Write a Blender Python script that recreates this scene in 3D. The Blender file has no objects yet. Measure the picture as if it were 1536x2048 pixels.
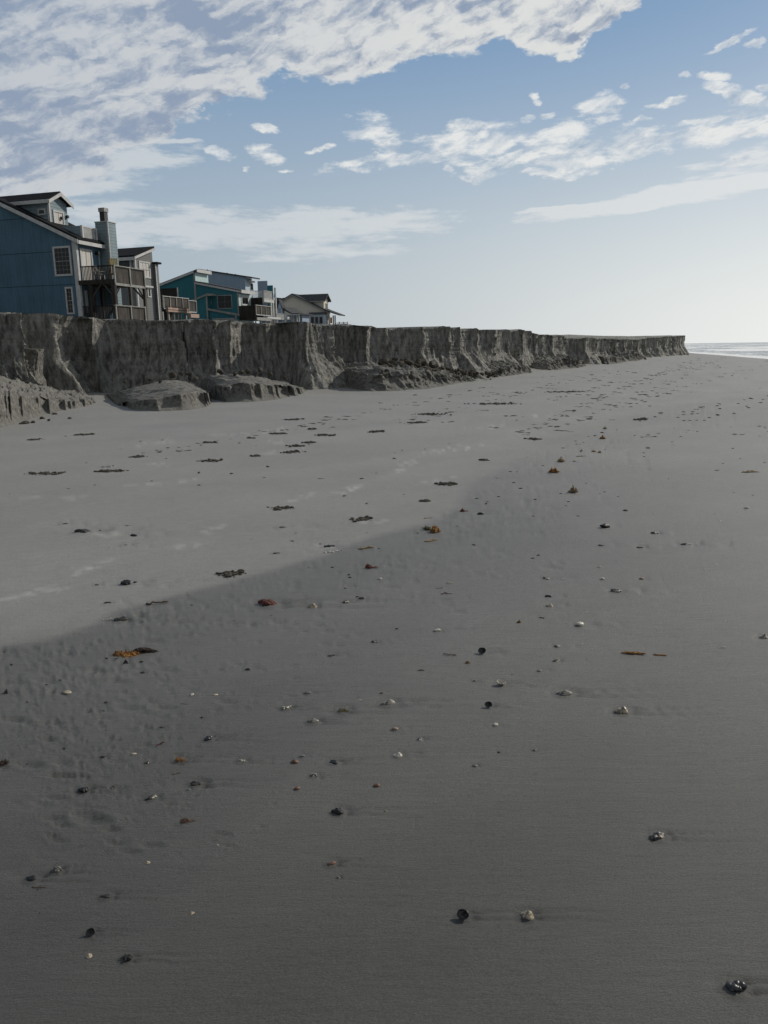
import bpy, math, random
import numpy as np
from mathutils import Vector, Matrix
R = math.radians
random.seed(7)
sc = bpy.context.scene
COL = sc.collection

# ------------------------------------------------------------------ camera
FPX = 1540.0; PITCH = math.atan(328/1540.0); ROLL = R(0.9); EYE = 1.55
cam = bpy.data.cameras.new('camera'); camo = bpy.data.objects.new('camera', cam); COL.objects.link(camo)
camo.location = (0, 0, EYE)
camo.rotation_mode = 'QUATERNION'
camo.rotation_quaternion = (Matrix.Rotation(math.pi/2-PITCH, 4, 'X') @ Matrix.Rotation(ROLL, 4, 'Z').inverted()).to_quaternion()
cam.sensor_fit = 'VERTICAL'; cam.sensor_height = 36.0; cam.sensor_width = 27.0
cam.lens = FPX/2048*36.0
cam.clip_start = 0.05; cam.clip_end = 20000
sc.camera = camo
sc.render.resolution_x = 768; sc.render.resolution_y = 1024

# ------------------------------------------------------------------ light
SUN_AZ, SUN_EL = R(57), R(31)          # azimuth from +Y towards +X
sun_dir = Vector((math.sin(SUN_AZ)*math.cos(SUN_EL), math.cos(SUN_AZ)*math.cos(SUN_EL), math.sin(SUN_EL)))
sl = bpy.data.lights.new('sun', 'SUN'); sl.energy = 3.0; sl.angle = R(0.6); sl.color = (1, .93, .82)
slo = bpy.data.objects.new('sun', sl); COL.objects.link(slo)
slo.rotation_mode = 'QUATERNION'; slo.rotation_quaternion = sun_dir.to_track_quat('Z', 'Y'); slo.location = (0, 0, 30)
sc.view_settings.view_transform = 'Standard'; sc.view_settings.look = 'None'
sc.view_settings.exposure = 0.0; sc.view_settings.gamma = 1

cp, sp = math.cos(PITCH), math.sin(PITCH); cr, sr = math.cos(ROLL), math.sin(ROLL)
def ray(px, py):
    a = (px-768)/FPX; b = (1024-py)/FPX
    r = a*cr+b*sr; u = -a*sr+b*cr
    return np.array([r, cp+u*sp, -sp+u*cp])
def azel(px, py):
    d = ray(px, py); return math.atan2(d[0], d[1]), math.atan2(d[2], math.hypot(d[0], d[1]))

# node helper -----------------------------------------------------------
class NT:
    def __init__(s, tree): s.t = tree; s.n = tree.nodes; s.l = tree.links
    def new(s, typ, **kw):
        n = s.n.new(typ)
        for k, v in kw.items(): setattr(n, k, v)
        return n
    def put(s, sock, v):
        if v is None: return
        if isinstance(v, bpy.types.NodeSocket): s.l.new(v, sock)
        else: sock.default_value = v
    def m(s, op, a, b=None, c=None, clamp=False):
        n = s.new('ShaderNodeMath', operation=op, use_clamp=clamp)
        s.put(n.inputs[0], a); s.put(n.inputs[1], b); s.put(n.inputs[2], c); return n.outputs[0]
    def vm(s, op, a, b=None):
        n = s.new('ShaderNodeVectorMath', operation=op)
        s.put(n.inputs[0], a); s.put(n.inputs[1], b)
        return n.outputs['Value'] if op in ('DOT_PRODUCT', 'LENGTH') else n.outputs[0]
    def mix(s, f, a, b):
        n = s.new('ShaderNodeMix', data_type='RGBA')
        s.put(n.inputs[0], f); s.put(n.inputs[6], a); s.put(n.inputs[7], b); return n.outputs[2]
    def noise(s, vec, scale, detail=4, rough=.5, dist=0, out=0):
        n = s.new('ShaderNodeTexNoise')
        s.put(n.inputs['Vector'], vec); s.put(n.inputs['Scale'], scale); s.put(n.inputs['Detail'], detail)
        s.put(n.inputs['Roughness'], rough); s.put(n.inputs['Distortion'], dist); return n.outputs[out]
    def ss(s, x, a, b, o0=0., o1=1.):
        n = s.new('ShaderNodeMapRange', interpolation_type='SMOOTHSTEP')
        s.put(n.inputs[0], x); s.put(n.inputs[1], a); s.put(n.inputs[2], b); s.put(n.inputs[3], o0); s.put(n.inputs[4], o1)
        return n.outputs[0]
    def comb(s, x, y, z):
        n = s.new('ShaderNodeCombineXYZ'); s.put(n.inputs[0], x); s.put(n.inputs[1], y); s.put(n.inputs[2], z); return n.outputs[0]
    def bump(s, h, strength, dist, nrm=None):
        n = s.new('ShaderNodeBump'); s.put(n.inputs['Strength'], strength); s.put(n.inputs['Distance'], dist)
        s.put(n.inputs['Height'], h)
        if nrm is not None: s.put(n.inputs['Normal'], nrm)
        return n.outputs[0]

# ------------------------------------------------------------------ sky
wd = bpy.data.worlds.new('World'); sc.world = wd; wd.use_nodes = True
wd.node_tree.nodes.clear(); W = NT(wd.node_tree)
SKY_S = 0.085
tc = W.new('ShaderNodeTexCoord'); dirv = tc.outputs['Generated']
sep = W.new('ShaderNodeSeparateXYZ'); W.l.new(dirv, sep.inputs[0]); dx, dy, dz = sep.outputs
sky = W.new('ShaderNodeTexSky', sky_type='NISHITA'); sky.sun_disc = False
sky.sun_elevation = SUN_EL; sky.sun_rotation = SUN_AZ; sky.altitude = 0; sky.air_density = 1.0; sky.dust_density = 1.2; sky.ozone_density = 1.0
az = W.m('ARCTAN2', dx, dy); hor = W.m('SQRT', W.m('ADD', W.m('MULTIPLY', dx, dx), W.m('MULTIPLY', dy, dy)))
el = W.m('ARCTAN2', dz, hor)
def rad(*rgb):   # target radiance (sRGB 0-255) -> value to feed the Background at strength SKY_S
    return tuple([((v/255+.055)/1.055)**2.4/SKY_S for v in rgb]+[1])
# thin haze whitening towards the horizon and towards the sun's side
h1 = W.ss(el, R(24), R(-2)); h1 = W.m('POWER', h1, 1.5)
side = W.ss(az, R(-22), R(40))
skyb = W.mix(.72, sky.outputs[0], W.mix(W.ss(el, R(5), R(28)), rad(158, 179, 198), rad(100, 145, 190)))
hazec = W.mix(side, rad(179, 188, 194), rad(246, 247, 243))
skyc = W.mix(W.m('MULTIPLY', h1, W.m('ADD', .80, W.m('MULTIPLY', side, .16))), skyb, hazec)
# clouds: az/el plane, warped
P = W.comb(az, el, 0.0); PS = W.vm('MULTIPLY', P, (.75, 1.35, 1))
wn = W.noise(PS, 14.0, 7, .62, 0, 1)
warp0 = W.vm('SUBTRACT', wn, (.5, .5, .5))
def warped(ax, ay):
    Q = W.vm('ADD', P, W.vm('MULTIPLY', warp0, (ax, ay, 0)))
    q_ = W.new('ShaderNodeSeparateXYZ'); W.l.new(Q, q_.inputs[0]); return q_.outputs[0], q_.outputs[1]
QB, QP, QW = warped(.12, .07), warped(.075, .040), warped(.08, .016)
def blob(q, px, py, hw, hh, ang=0, amp=1.0):
    a, e = azel(px, py); c, s_ = math.cos(R(ang)), math.sin(R(ang))
    sx, sy = hw/FPX*.92, hh/FPX*.92; qx, qy = q
    u = W.m('MULTIPLY_ADD', qx, c/sx, (-a*c-e*s_)/sx); u = W.m('MULTIPLY_ADD', qy, s_/sx, u)
    v = W.m('MULTIPLY_ADD', qx, -s_/sy, (a*s_-e*c)/sy); v = W.m('MULTIPLY_ADD', qy, c/sy, v)
    r = W.m('ADD', W.m('MULTIPLY', u, u), W.m('MULTIPLY', v, v))
    return W.m('MULTIPLY', W.m('SUBTRACT', 1.0, r), amp)
def union(q, bl):
    o = None
    for b in bl: b = blob(q, *b); o = b if o is None else W.m('MAXIMUM', o, b)
    return o
bank = union(QB, [(160, -40, 1150, 165, 3), (-120, 90, 640, 215, 12), (520, 30, 520, 115, 18), (880, -10, 345, 98, 14), (1150, -20, 160, 85, 20), (300, 190, 230, 62, 22), (-420, 260, 520, 120, 0)])
puffs = union(QP, [(750, 266, 66, 36, -14), (925, 275, 130, 30, 6), (800, 318, 160, 12, 6), (900, 305, 230, 20, 8), (1120, 285, 80, 42, 14), (1150, 318, 70, 26, 10), (1265, 285, 80, 32, 5),
               (1400, 272, 130, 26, 6), (1500, 252, 110, 26, 8), (985, 332, 58, 24, 8), (1208, 217, 52, 22, -8), (1465, 192, 60, 16, -28), (1440, 228, 90, 10, 6),
               (1342, 206, 42, 9, 10), (1432, 148, 32, 12, 0), (1465, 86, 46, 7, 12), (1098, 230, 24, 10, 8), (1055, 234, 26, 11, 0), (940, 355, 30, 7, 0), (1290, 242, 40, 7, 4),
               (525, 303, 34, 18, -20), (447, 308, 28, 11, -10), (523, 249, 34, 9, 0), (635, 297, 34, 7, 6), (500, 328, 14, 8, 0), (890, 346, 18, 10, -10), (1080, 340, 40, 8, 5), (180, 300, 24, 8, 0),
               (1470, 323, 46, 7, 8), (1520, 90, 24, 7, 0), (1372, 149, 12, 6, 0), (1240, 176, 10, 5, 0), (1525, 180, 24, 9, -10), (1075, 190, 12, 10, 0), (570, 337, 22, 5, 0), (1100, 305, 240, 16, 4)])
wisp = union(QW, [(120, 325, 270, 42, 5), (0, 300, 200, 60, 0), (60, 375, 200, 20, 3), (480, 458, 440, 46, 1, .8), (720, 452, 210, 26, 5), (1330, 394, 300, 20, 6, 1.5), (1500, 368, 160, 18, 5), (640, 430, 120, 12, 2),
              (320, 280, 80, 6, 0, .8), (150, 420, 300, 20, 2, .6), (640, 505, 200, 18, 2, .5), (1130, 415, 100, 6, 3, 1.3), (1500, 330, 120, 30, 0, .5)])
n1 = W.noise(PS, 34.0, 7, .58); n1b = W.noise(PS, 90.0, 4, .6); n2 = W.noise(W.vm('MULTIPLY', P, (.5, 2.4, 1)), 34.0, 7, .62)
SO = W.vm('ADD', PS, (.006, .005, 0)); n1s = W.noise(SO, 34.0, 7, .58)
dn1 = W.m('SUBTRACT', n1, .5); dn2 = W.m('SUBTRACT', n2, .5)
rp0 = W.noise(W.vm('MULTIPLY', P, (.6, 1.5, 1)), 40.0, 8, .65)
d_bank = W.ss(W.m('ADD', W.m('ADD', bank, W.m('MULTIPLY', dn1, .55)), W.m('MULTIPLY', W.m('SUBTRACT', rp0, .5), .75)), -.02, .20)
n1p = W.m('SUBTRACT', W.noise(W.vm('MULTIPLY', P, (.6, 1.9, 1)), 40.0, 8, .66), .5)
d_puff = W.ss(W.m('ADD', W.m('ADD', puffs, W.m('MULTIPLY', dn1, 1.6)), W.m('MULTIPLY', n1p, 3.6)), .0, 1.05)
d_wisp = W.m('MULTIPLY', W.ss(W.m('ADD', wisp, W.m('MULTIPLY', dn2, 3.0)), -.05, .75), .80)
gap = W.noise(PS, 11.0, 5, .6)
d_bank = W.m('MULTIPLY', d_bank, W.ss(gap, .27, .40, .72, 1.0))
rel = W.m('MULTIPLY', W.m('SUBTRACT', n1, n1s), 2.4)
deep = W.ss(bank, .02, .55)
big = W.noise(PS, 10.5, 6, .56, .15); huge = W.noise(PS, 4.0, 3, .5)
shade = W.m('MULTIPLY_ADD', deep, -.34, .98)
ca_, sa_ = math.cos(R(20)), math.sin(R(20))
PR = W.comb(W.m('ADD', W.m('MULTIPLY', az, .62*ca_), W.m('MULTIPLY', el, .62*sa_)), W.m('ADD', W.m('MULTIPLY', az, -1.65*sa_), W.m('MULTIPLY', el, 1.65*ca_)), 0)
PR = W.vm('ADD', PR, W.vm('MULTIPLY', warp0, (.05, .06, 0)))
big2 = W.noise(PR, 8.5, 7, .60)
rp = W.noise(PR, 24.0, 7, .60); rps = W.noise(W.vm('ADD', PR, (.007, .010, 0)), 24.0, 7, .60)
rel = W.m('MULTIPLY', W.m('SUBTRACT', rp, rps), 3.6)
shade = W.m('ADD', shade, W.m('MULTIPLY', W.m('SUBTRACT', big, .5), .9)); shade = W.m('ADD', shade, W.m('MULTIPLY', W.m('SUBTRACT', big2, .5), 3.4)); shade = W.m('ADD', shade, W.m('MULTIPLY', W.m('SUBTRACT', huge, .5), 1.3))
shade = W.m('ADD', W.m('ADD', shade, rel), W.m('MULTIPLY', dn1, .9))
shade = W.ss(shade, -.10, 1.0)
shade = W.m('MULTIPLY', shade, W.ss(W.m('SUBTRACT', az, W.m('MULTIPLY', el, .5)), R(-38), R(2), .55, 1.0))
bankc = W.mix(shade, rad(143, 158, 180), rad(222, 223, 221))
pshade = W.m('ADD', W.m('MULTIPLY_ADD', W.ss(puffs, .25, 1.0), -.30, .95), rel, clamp=True)
puffc = W.mix(pshade, rad(160, 178, 198), rad(232, 233, 231))
c = W.mix(d_wisp, skyc, W.mix(side, rad(204, 210, 214), rad(228, 230, 230)))
c = W.mix(W.m('MULTIPLY', d_puff, .92), c, puffc)
c = W.mix(W.m('MULTIPLY', d_bank, .97), c, bankc)
# cloud deck carried on unseen overhead and behind, added to neutralise the ground light
over = W.m('MAXIMUM', W.ss(el, R(36), R(58)), W.ss(dy, .25, -.15), clamp=True)
over = W.m('MULTIPLY', over, W.ss(W.noise(dirv, 3.0, 6, .6), .30, .52, .45, 1.0))
c = W.mix(over, c, W.mix(W.noise(dirv, 5.0, 5, .6), rad(122, 128, 134), rad(160, 163, 165)))
bg = W.new('ShaderNodeBackground'); W.put(bg.inputs[0], c); bg.inputs[1].default_value = SKY_S
wo = W.new('ShaderNodeOutputWorld'); W.l.new(bg.outputs[0], wo.inputs[0])

# ------------------------------------------------------------------ numpy noise
def _h(ix, iy, seed):
    h = (ix*374761393 + iy*668265263 + seed*2147483647 + 974634777) & 0xffffffff
    h = ((h ^ (h >> 13))*1274126177) & 0xffffffff
    h = ((h ^ (h >> 16))*2246822519) & 0xffffffff
    return ((h ^ (h >> 15)) & 0xffffff)/16777215.0
def vn(x, y, seed=0):
    x = np.asarray(x, float); y = np.asarray(y, float)
    ix = np.floor(x).astype(np.int64); iy = np.floor(y).astype(np.int64)
    fx = x-ix; fy = y-iy; fx = fx*fx*fx*(fx*(fx*6-15)+10); fy = fy*fy*fy*(fy*(fy*6-15)+10)
    a = _h(ix, iy, seed); b = _h(ix+1, iy, seed); c_ = _h(ix, iy+1, seed); d = _h(ix+1, iy+1, seed)
    return (a+(b-a)*fx+(c_-a)*fy+(a-b-c_+d)*fx*fy)*2-1
def fbm(x, y, seed=0, o=4, g=.5):
    s = 0; a = 1; t = 0
    for i in range(o):
        s = s+a*vn(x*2**i+i*17.3, y*2**i-i*9.1, seed+i); t += a; a *= g
    return s/t
def smooth(x, a, b):
    t = np.clip((x-a)/(b-a), 0, 1); return t*t*(3-2*t)
def poly_sd(X, Y, pts):   # signed distance to polyline, + on the right-hand side of travel; also parameter
    best = np.full(np.shape(X), 1e9); sd = np.zeros(np.shape(X))
    for (x0, y0), (x1, y1) in zip(pts[:-1], pts[1:]):
        ex, ey = x1-x0, y1-y0; L2 = ex*ex+ey*ey
        t = np.clip(((X-x0)*ex+(Y-y0)*ey)/L2, 0, 1)
        qx_ = X-x0-t*ex; qy_ = Y-y0-t*ey; d = np.hypot(qx_, qy_)
        s = np.sign(ey*(X-x0)-ex*(Y-y0)); m_ = d < best
        best = np.where(m_, d, best); sd = np.where(m_, d*s, sd)
    return sd

# ------------------------------------------------------------------ terrain functions
SHORE = [(30, -60), (34, 0), (44, 60), (57, 112), (80, 200), (110, 320), (150, 500), (1600, 5000)]
def flat_hit(px, py, z=0):
    d = ray(px, py); t = (z-EYE)/d[2]; return t*d[0], t*d[1]
SWASH = [flat_hit(*p) for p in [(-330, 1420), (0, 1284), (95, 1270), (200, 1236), (230, 1215), (300, 1196), (390, 1170), (520, 1139), (590, 1118), (650, 1102), (690, 1088), (735, 1074), (810, 1050), (850, 1042),
         (925, 1004), (940, 985), (960, 958), (1010, 935), (1080, 905), (1150, 872), (1250, 842), (1400, 806), (1560, 782)]]
def zmacro(X, Y):
    s = -poly_sd(X, Y, SHORE)              # inland distance
    return np.where(s > 0, -1.0*np.exp(-np.clip(s, 0, 500)/11.0), -1.0+s*.05)
CLF = []      # scarp foot (x, y, ztop)
def macro_hit(px, py):
    x, y = flat_hit(px, py)
    for _ in range(12):
        z = float(zmacro(np.array(x), np.array(y))); x, y = flat_hit(px, py, z)
    return x, y, z
for px, yb, yt in [(0, 822, 627), (95, 818, 628), (130, 806, 629), (160, 795, 630), (230, 792, 637), (330, 792, 640), (430, 788, 643), (520, 784, 641), (590, 781, 638), (640, 780, 646), (700, 774, 650), (760, 768, 654),
                   (840, 764, 655), (960, 757, 655), (1050, 740, 663), (1090, 737, 670), (1150, 731, 676), (1240, 722, 680), (1290, 718, 679), (1330, 713.5, 674), (1362, 710, 671.5)]:
    x, y, z = macro_hit(px, yb); d = ray(px, yt); CLF.append((x, y, EYE+d[2]/math.hypot(d[0], d[1])*math.hypot(x, y)))
CL = np.array(CLF)
d0 = CL[0]-CL[4]; d0 /= np.hypot(d0[0], d0[1])
pre = CL[0]+np.array([[-4.0, -9.0, .02], [-8.5, -19, .0]]); pre = pre[::-1]
post = CL[-1]+np.array([[1.5, 6, 0.05], [-1, 14, .1], [-14, 40, .1]])
CL = np.vstack([pre, CL, post])
# resample
seg = np.hypot(np.diff(CL[:, 0]), np.diff(CL[:, 1])); S = np.concatenate([[0], np.cumsum(seg)])
def resamp(n):
    s = np.linspace(0, S[-1], n); return s, np.interp(s, S, CL[:, 0]), np.interp(s, S, CL[:, 1]), np.interp(s, S, CL[:, 2])
_s, _x, _y, _z = resamp(2400)
def gk(a, k):
    w = np.hanning(k); w /= w.sum(); return np.convolve(np.pad(a, k//2, mode='edge'), w, 'valid')[:len(a)]
_x, _y, _z = gk(_x, 41), gk(_y, 41), gk(_z, 61)
CPATH = list(zip(_x[::40], _y[::40]))

MOATS = []    # (x, y, r, depth, tail)
FOOT = []
def G0(X, Y):
    X = np.asarray(X, float); Y = np.asarray(Y, float)
    r = np.hypot(X, Y)
    z = zmacro(X, Y)
    z = z + .035*fbm(X*.13, Y*.13, 3, 3)*smooth(r, 3, 18) + .006*fbm(X*.8, Y*.8, 5, 3)
    return z
def hit(px, py):
    x, y = flat_hit(px, py)
    for _ in range(14):
        z = float(G0(np.array(x), np.array(y))); x, y = flat_hit(px, py, z)
    return x, y, z

# ------------------------------------------------------------------ mesh helpers
def link(name, me, parent=None, loc=None):
    o = bpy.data.objects.new(name, me); COL.objects.link(o)
    if parent is not None: o.parent = parent
    if loc is not None: o.location = loc
    return o
def tag(o, label=None, cat=None, group=None, kind=None):
    if label: o['label'] = label
    if cat: o['category'] = cat
    if group: o['group'] = group
    if kind: o['kind'] = kind
    return o
def npmesh(name, V, F, mat=None, sm=True):
    me = bpy.data.meshes.new(name); V = np.asarray(V, np.float32); F = np.asarray(F, np.int32)
    me.vertices.add(len(V)); me.vertices.foreach_set('co', V.ravel())
    k = F.shape[1]; me.loops.add(F.size); me.loops.foreach_set('vertex_index', F.ravel())
    me.polygons.add(len(F)); me.polygons.foreach_set('loop_start', np.arange(0, F.size, k, dtype=np.int32))
    me.polygons.foreach_set('loop_total', np.full(len(F), k, np.int32))
    me.update(calc_edges=True); me.validate()
    if sm: me.polygons.foreach_set('use_smooth', np.ones(len(me.polygons), bool))
    if mat: me.materials.append(mat)
    return me
def gridf(nr, nc, off=0):
    i = np.arange(nr-1)[:, None]*nc+np.arange(nc-1)[None, :]+off
    return np.stack([i, i+1, i+nc+1, i+nc], -1).reshape(-1, 4)
class MB:
    def __init__(s): s.v = []; s.f = []
    def add(s, vs, fs):
        o = len(s.v); s.v += [tuple(v) for v in vs]; s.f += [tuple(i+o for i in f) for f in fs]
    def hexa(s, p):  # 8 points: bottom 4, top 4
        s.add(p, [(3, 2, 1, 0), (4, 5, 6, 7), (0, 1, 5, 4), (1, 2, 6, 5), (2, 3, 7, 6), (3, 0, 4, 7)])
    def prism(s, poly, off):
        n = len(poly); off = Vector(off); a = [Vector(p) for p in poly]; b = [p+off for p in a]
        s.add(a+b, [tuple(range(n))[::-1], tuple(range(n, 2*n))]+[(i, (i+1) % n, n+(i+1) % n, n+i) for i in range(n)])
    def tube(s, pts, rad_, n=6):
        pts = [Vector(p) for p in pts]; base = len(s.v); vs = []; fs = []
        for i, p in enumerate(pts):
            t = (pts[min(i+1, len(pts)-1)]-pts[max(i-1, 0)]).normalized()
            a = t.orthogonal() if abs(t.z) > .95 else t.cross(Vector((0, 0, 1))); a.normalize(); b = t.cross(a)
            r_ = rad_[i] if isinstance(rad_, (list, tuple)) else rad_
            for k in range(n): th = 2*math.pi*k/n; vs.append(p+(a*math.cos(th)+b*math.sin(th))*r_)
        for i in range(len(pts)-1):
            for k in range(n): fs.append((i*n+k, i*n+(k+1) % n, (i+1)*n+(k+1) % n, (i+1)*n+k))
        fs.append(tuple(range(n))[::-1]); fs.append(tuple(range((len(pts)-1)*n, len(pts)*n)))
        s.add(vs, fs)
    def build(s, name, mat, parent=None, sm=False, bevel=0):
        me = bpy.data.meshes.new(name); me.from_pydata(s.v, [], s.f)
        import bmesh
        bm = bmesh.new(); bm.from_mesh(me); bmesh.ops.recalc_face_normals(bm, faces=bm.faces)
        if bevel: bmesh.ops.bevel(bm, geom=bm.edges[:], offset=bevel, segments=1, affect='EDGES')
        bm.to_mesh(me); bm.free()
        if mat: me.materials.append(mat)
        if sm: me.polygons.foreach_set('use_smooth', [True]*len(me.polygons))
        return link(name, me, parent)

# ------------------------------------------------------------------ materials
def material(name):
    m_ = bpy.data.materials.new(name); m_.use_nodes = True
    t = NT(m_.node_tree); b = t.n['Principled BSDF']; return m_, t, b
def geo(t): return t.new('ShaderNodeTexCoord').outputs['Object']
def c4(c): return (c[0], c[1], c[2], 1)
def sand_mat(name, cliff=False):
    m_, t, b = material(name)
    pos = t.new('ShaderNodeNewGeometry').outputs['Position']
    if not cliff:
        at = t.new('ShaderNodeAttribute', attribute_name='dry'); dry = at.outputs['Fac']
        at2 = t.new('ShaderNodeAttribute', attribute_name='stain_shade'); stain_shade = at2.outputs['Fac']
        big = t.noise(pos, .5, 5, .6)
        streak = t.noise(t.vm('MULTIPLY', t.vm('ADD', pos, t.vm('MULTIPLY', t.noise(pos, 2.5, 3, .5, 0, 1), (0, .08, 0))), (3.2, 22, 1)), 2.2, 6, .75)
        fine = t.noise(t.vm('MULTIPLY', pos, (1, 1.6, 1)), 120, 5, .8)
        mid_ = t.noise(t.vm('MULTIPLY', pos, (1, 2.0, 1)), 9, 5, .7)
        grain = t.noise(pos, 330, 4, .85)
        col = t.mix(dry, (.101, .099, .090, 1), (.232, .226, .211, 1))
        k = t.m('ADD', t.m('MULTIPLY', t.m('SUBTRACT', big, .5), .22), t.m('MULTIPLY', t.m('SUBTRACT', streak, .5), .30))
        k = t.m('ADD', k, t.m('MULTIPLY', t.m('SUBTRACT', fine, .5), 1.7))
        k = t.m('ADD', k, t.m('MULTIPLY', t.m('SUBTRACT', grain, .5), 2.4))
        k = t.m('ADD', k, t.m('MULTIPLY', t.m('SUBTRACT', mid_, .5), .35)); k = t.m('ADD', k, 1.0)
        k = t.m('MULTIPLY', k, t.m('MULTIPLY_ADD', stain_shade, .40, 1.0))
        col = t.mix(1.0, col, (1, 1, 1, 1)) if False else t.vm('SCALE', col)
        col.node.inputs['Scale'].default_value = 1; t.l.new(k, col.node.inputs['Scale'])
        t.put(b.inputs['Base Color'], col)
        t.put(b.inputs['Roughness'], t.mix(dry, (.55,)*3+(1,), (.72,)*3+(1,)))
        b.inputs['Specular IOR Level'].default_value = .42
        h = t.m('ADD', t.m('MULTIPLY', streak, 1.0), t.m('MULTIPLY', fine, .35))
        h = t.m('ADD', t.m('ADD', h, t.m('MULTIPLY', fine, .5)), t.m('MULTIPLY', grain, .3))
        t.put(b.inputs['Normal'], t.bump(h, .8, .006))
    else:
        n_a = t.noise(t.vm('MULTIPLY', pos, (1, 1, .30)), 5.5, 8, .68)
        n_b = t.noise(pos, 14, 7, .68)
        strata = t.noise(t.vm('MULTIPLY', pos, (.15, .15, 9)), 1.2, 5, .6)
        big = t.noise(pos, .45, 4, .6)
        col = t.mix(t.ss(n_a, .25, .75), (.070, .068, .062, 1), (.46, .45, .41, 1))
        k = t.m('ADD', t.m('MULTIPLY', t.m('SUBTRACT', strata, .5), .5), t.m('MULTIPLY', t.m('SUBTRACT', big, .5), .9))
        k = t.m('ADD', t.m('ADD', k, t.m('MULTIPLY', t.m('SUBTRACT', n_b, .5), .8)), 1.0)
        col = t.vm('SCALE', col); t.l.new(k, col.node.inputs['Scale'])
        t.put(b.inputs['Base Color'], col); b.inputs['Roughness'].default_value = .95
        b.inputs['Specular IOR Level'].default_value = .15
        h = t.m('ADD', t.m('MULTIPLY', n_a, 1.4), t.m('MULTIPLY', n_b, .8))
        t.put(b.inputs['Normal'], t.bump(h, 1.0, .14))
    return m_
M_SAND = sand_mat('beach_sand'); M_CLIFF = sand_mat('scarp_sand', True)
def mound_mat():
    m_, t, b = material('slumped_sand')
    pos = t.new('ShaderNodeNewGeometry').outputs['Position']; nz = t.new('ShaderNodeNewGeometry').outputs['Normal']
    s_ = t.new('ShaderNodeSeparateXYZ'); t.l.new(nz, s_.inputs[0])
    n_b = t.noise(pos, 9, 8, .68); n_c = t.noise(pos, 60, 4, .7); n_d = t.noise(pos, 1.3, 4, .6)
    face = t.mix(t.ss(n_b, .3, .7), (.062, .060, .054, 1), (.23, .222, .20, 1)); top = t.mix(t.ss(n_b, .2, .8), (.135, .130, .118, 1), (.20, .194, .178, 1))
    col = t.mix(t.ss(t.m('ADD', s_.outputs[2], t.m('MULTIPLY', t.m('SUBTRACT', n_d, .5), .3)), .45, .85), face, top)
    k = t.m('ADD', t.m('MULTIPLY', t.m('SUBTRACT', n_c, .5), .5), 1.0)
    col = t.vm('SCALE', col); t.l.new(k, col.node.inputs['Scale'])
    t.put(b.inputs['Base Color'], col); b.inputs['Roughness'].default_value = .95; b.inputs['Specular IOR Level'].default_value = .15
    t.put(b.inputs['Normal'], t.bump(t.m('ADD', n_b, t.m('MULTIPLY', n_c, .25)), .8, .06)); return m_
M_MOUND = mound_mat()
def simple(name, col, rough=.7, var=.3, scale=8, bump=.2, bd=.004, spec=.4, col2=None, stretch=(1, 1, 1), ramp=(.35, .65)):
    m_, t, b = material(name); pos = geo(t)
    n = t.noise(t.vm('MULTIPLY', pos, stretch), scale, 5, .62)
    c2 = col2 or tuple(v*(1-var) for v in col)
    t.put(b.inputs['Base Color'], t.mix(t.ss(n, *ramp), c4(c2), c4(col)))
    b.inputs['Roughness'].default_value = rough; b.inputs['Specular IOR Level'].default_value = spec
    if bump: t.put(b.inputs['Normal'], t.bump(n, bump, bd))
    return m_

# ------------------------------------------------------------------ the beach sheet
exec_items = []
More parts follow.
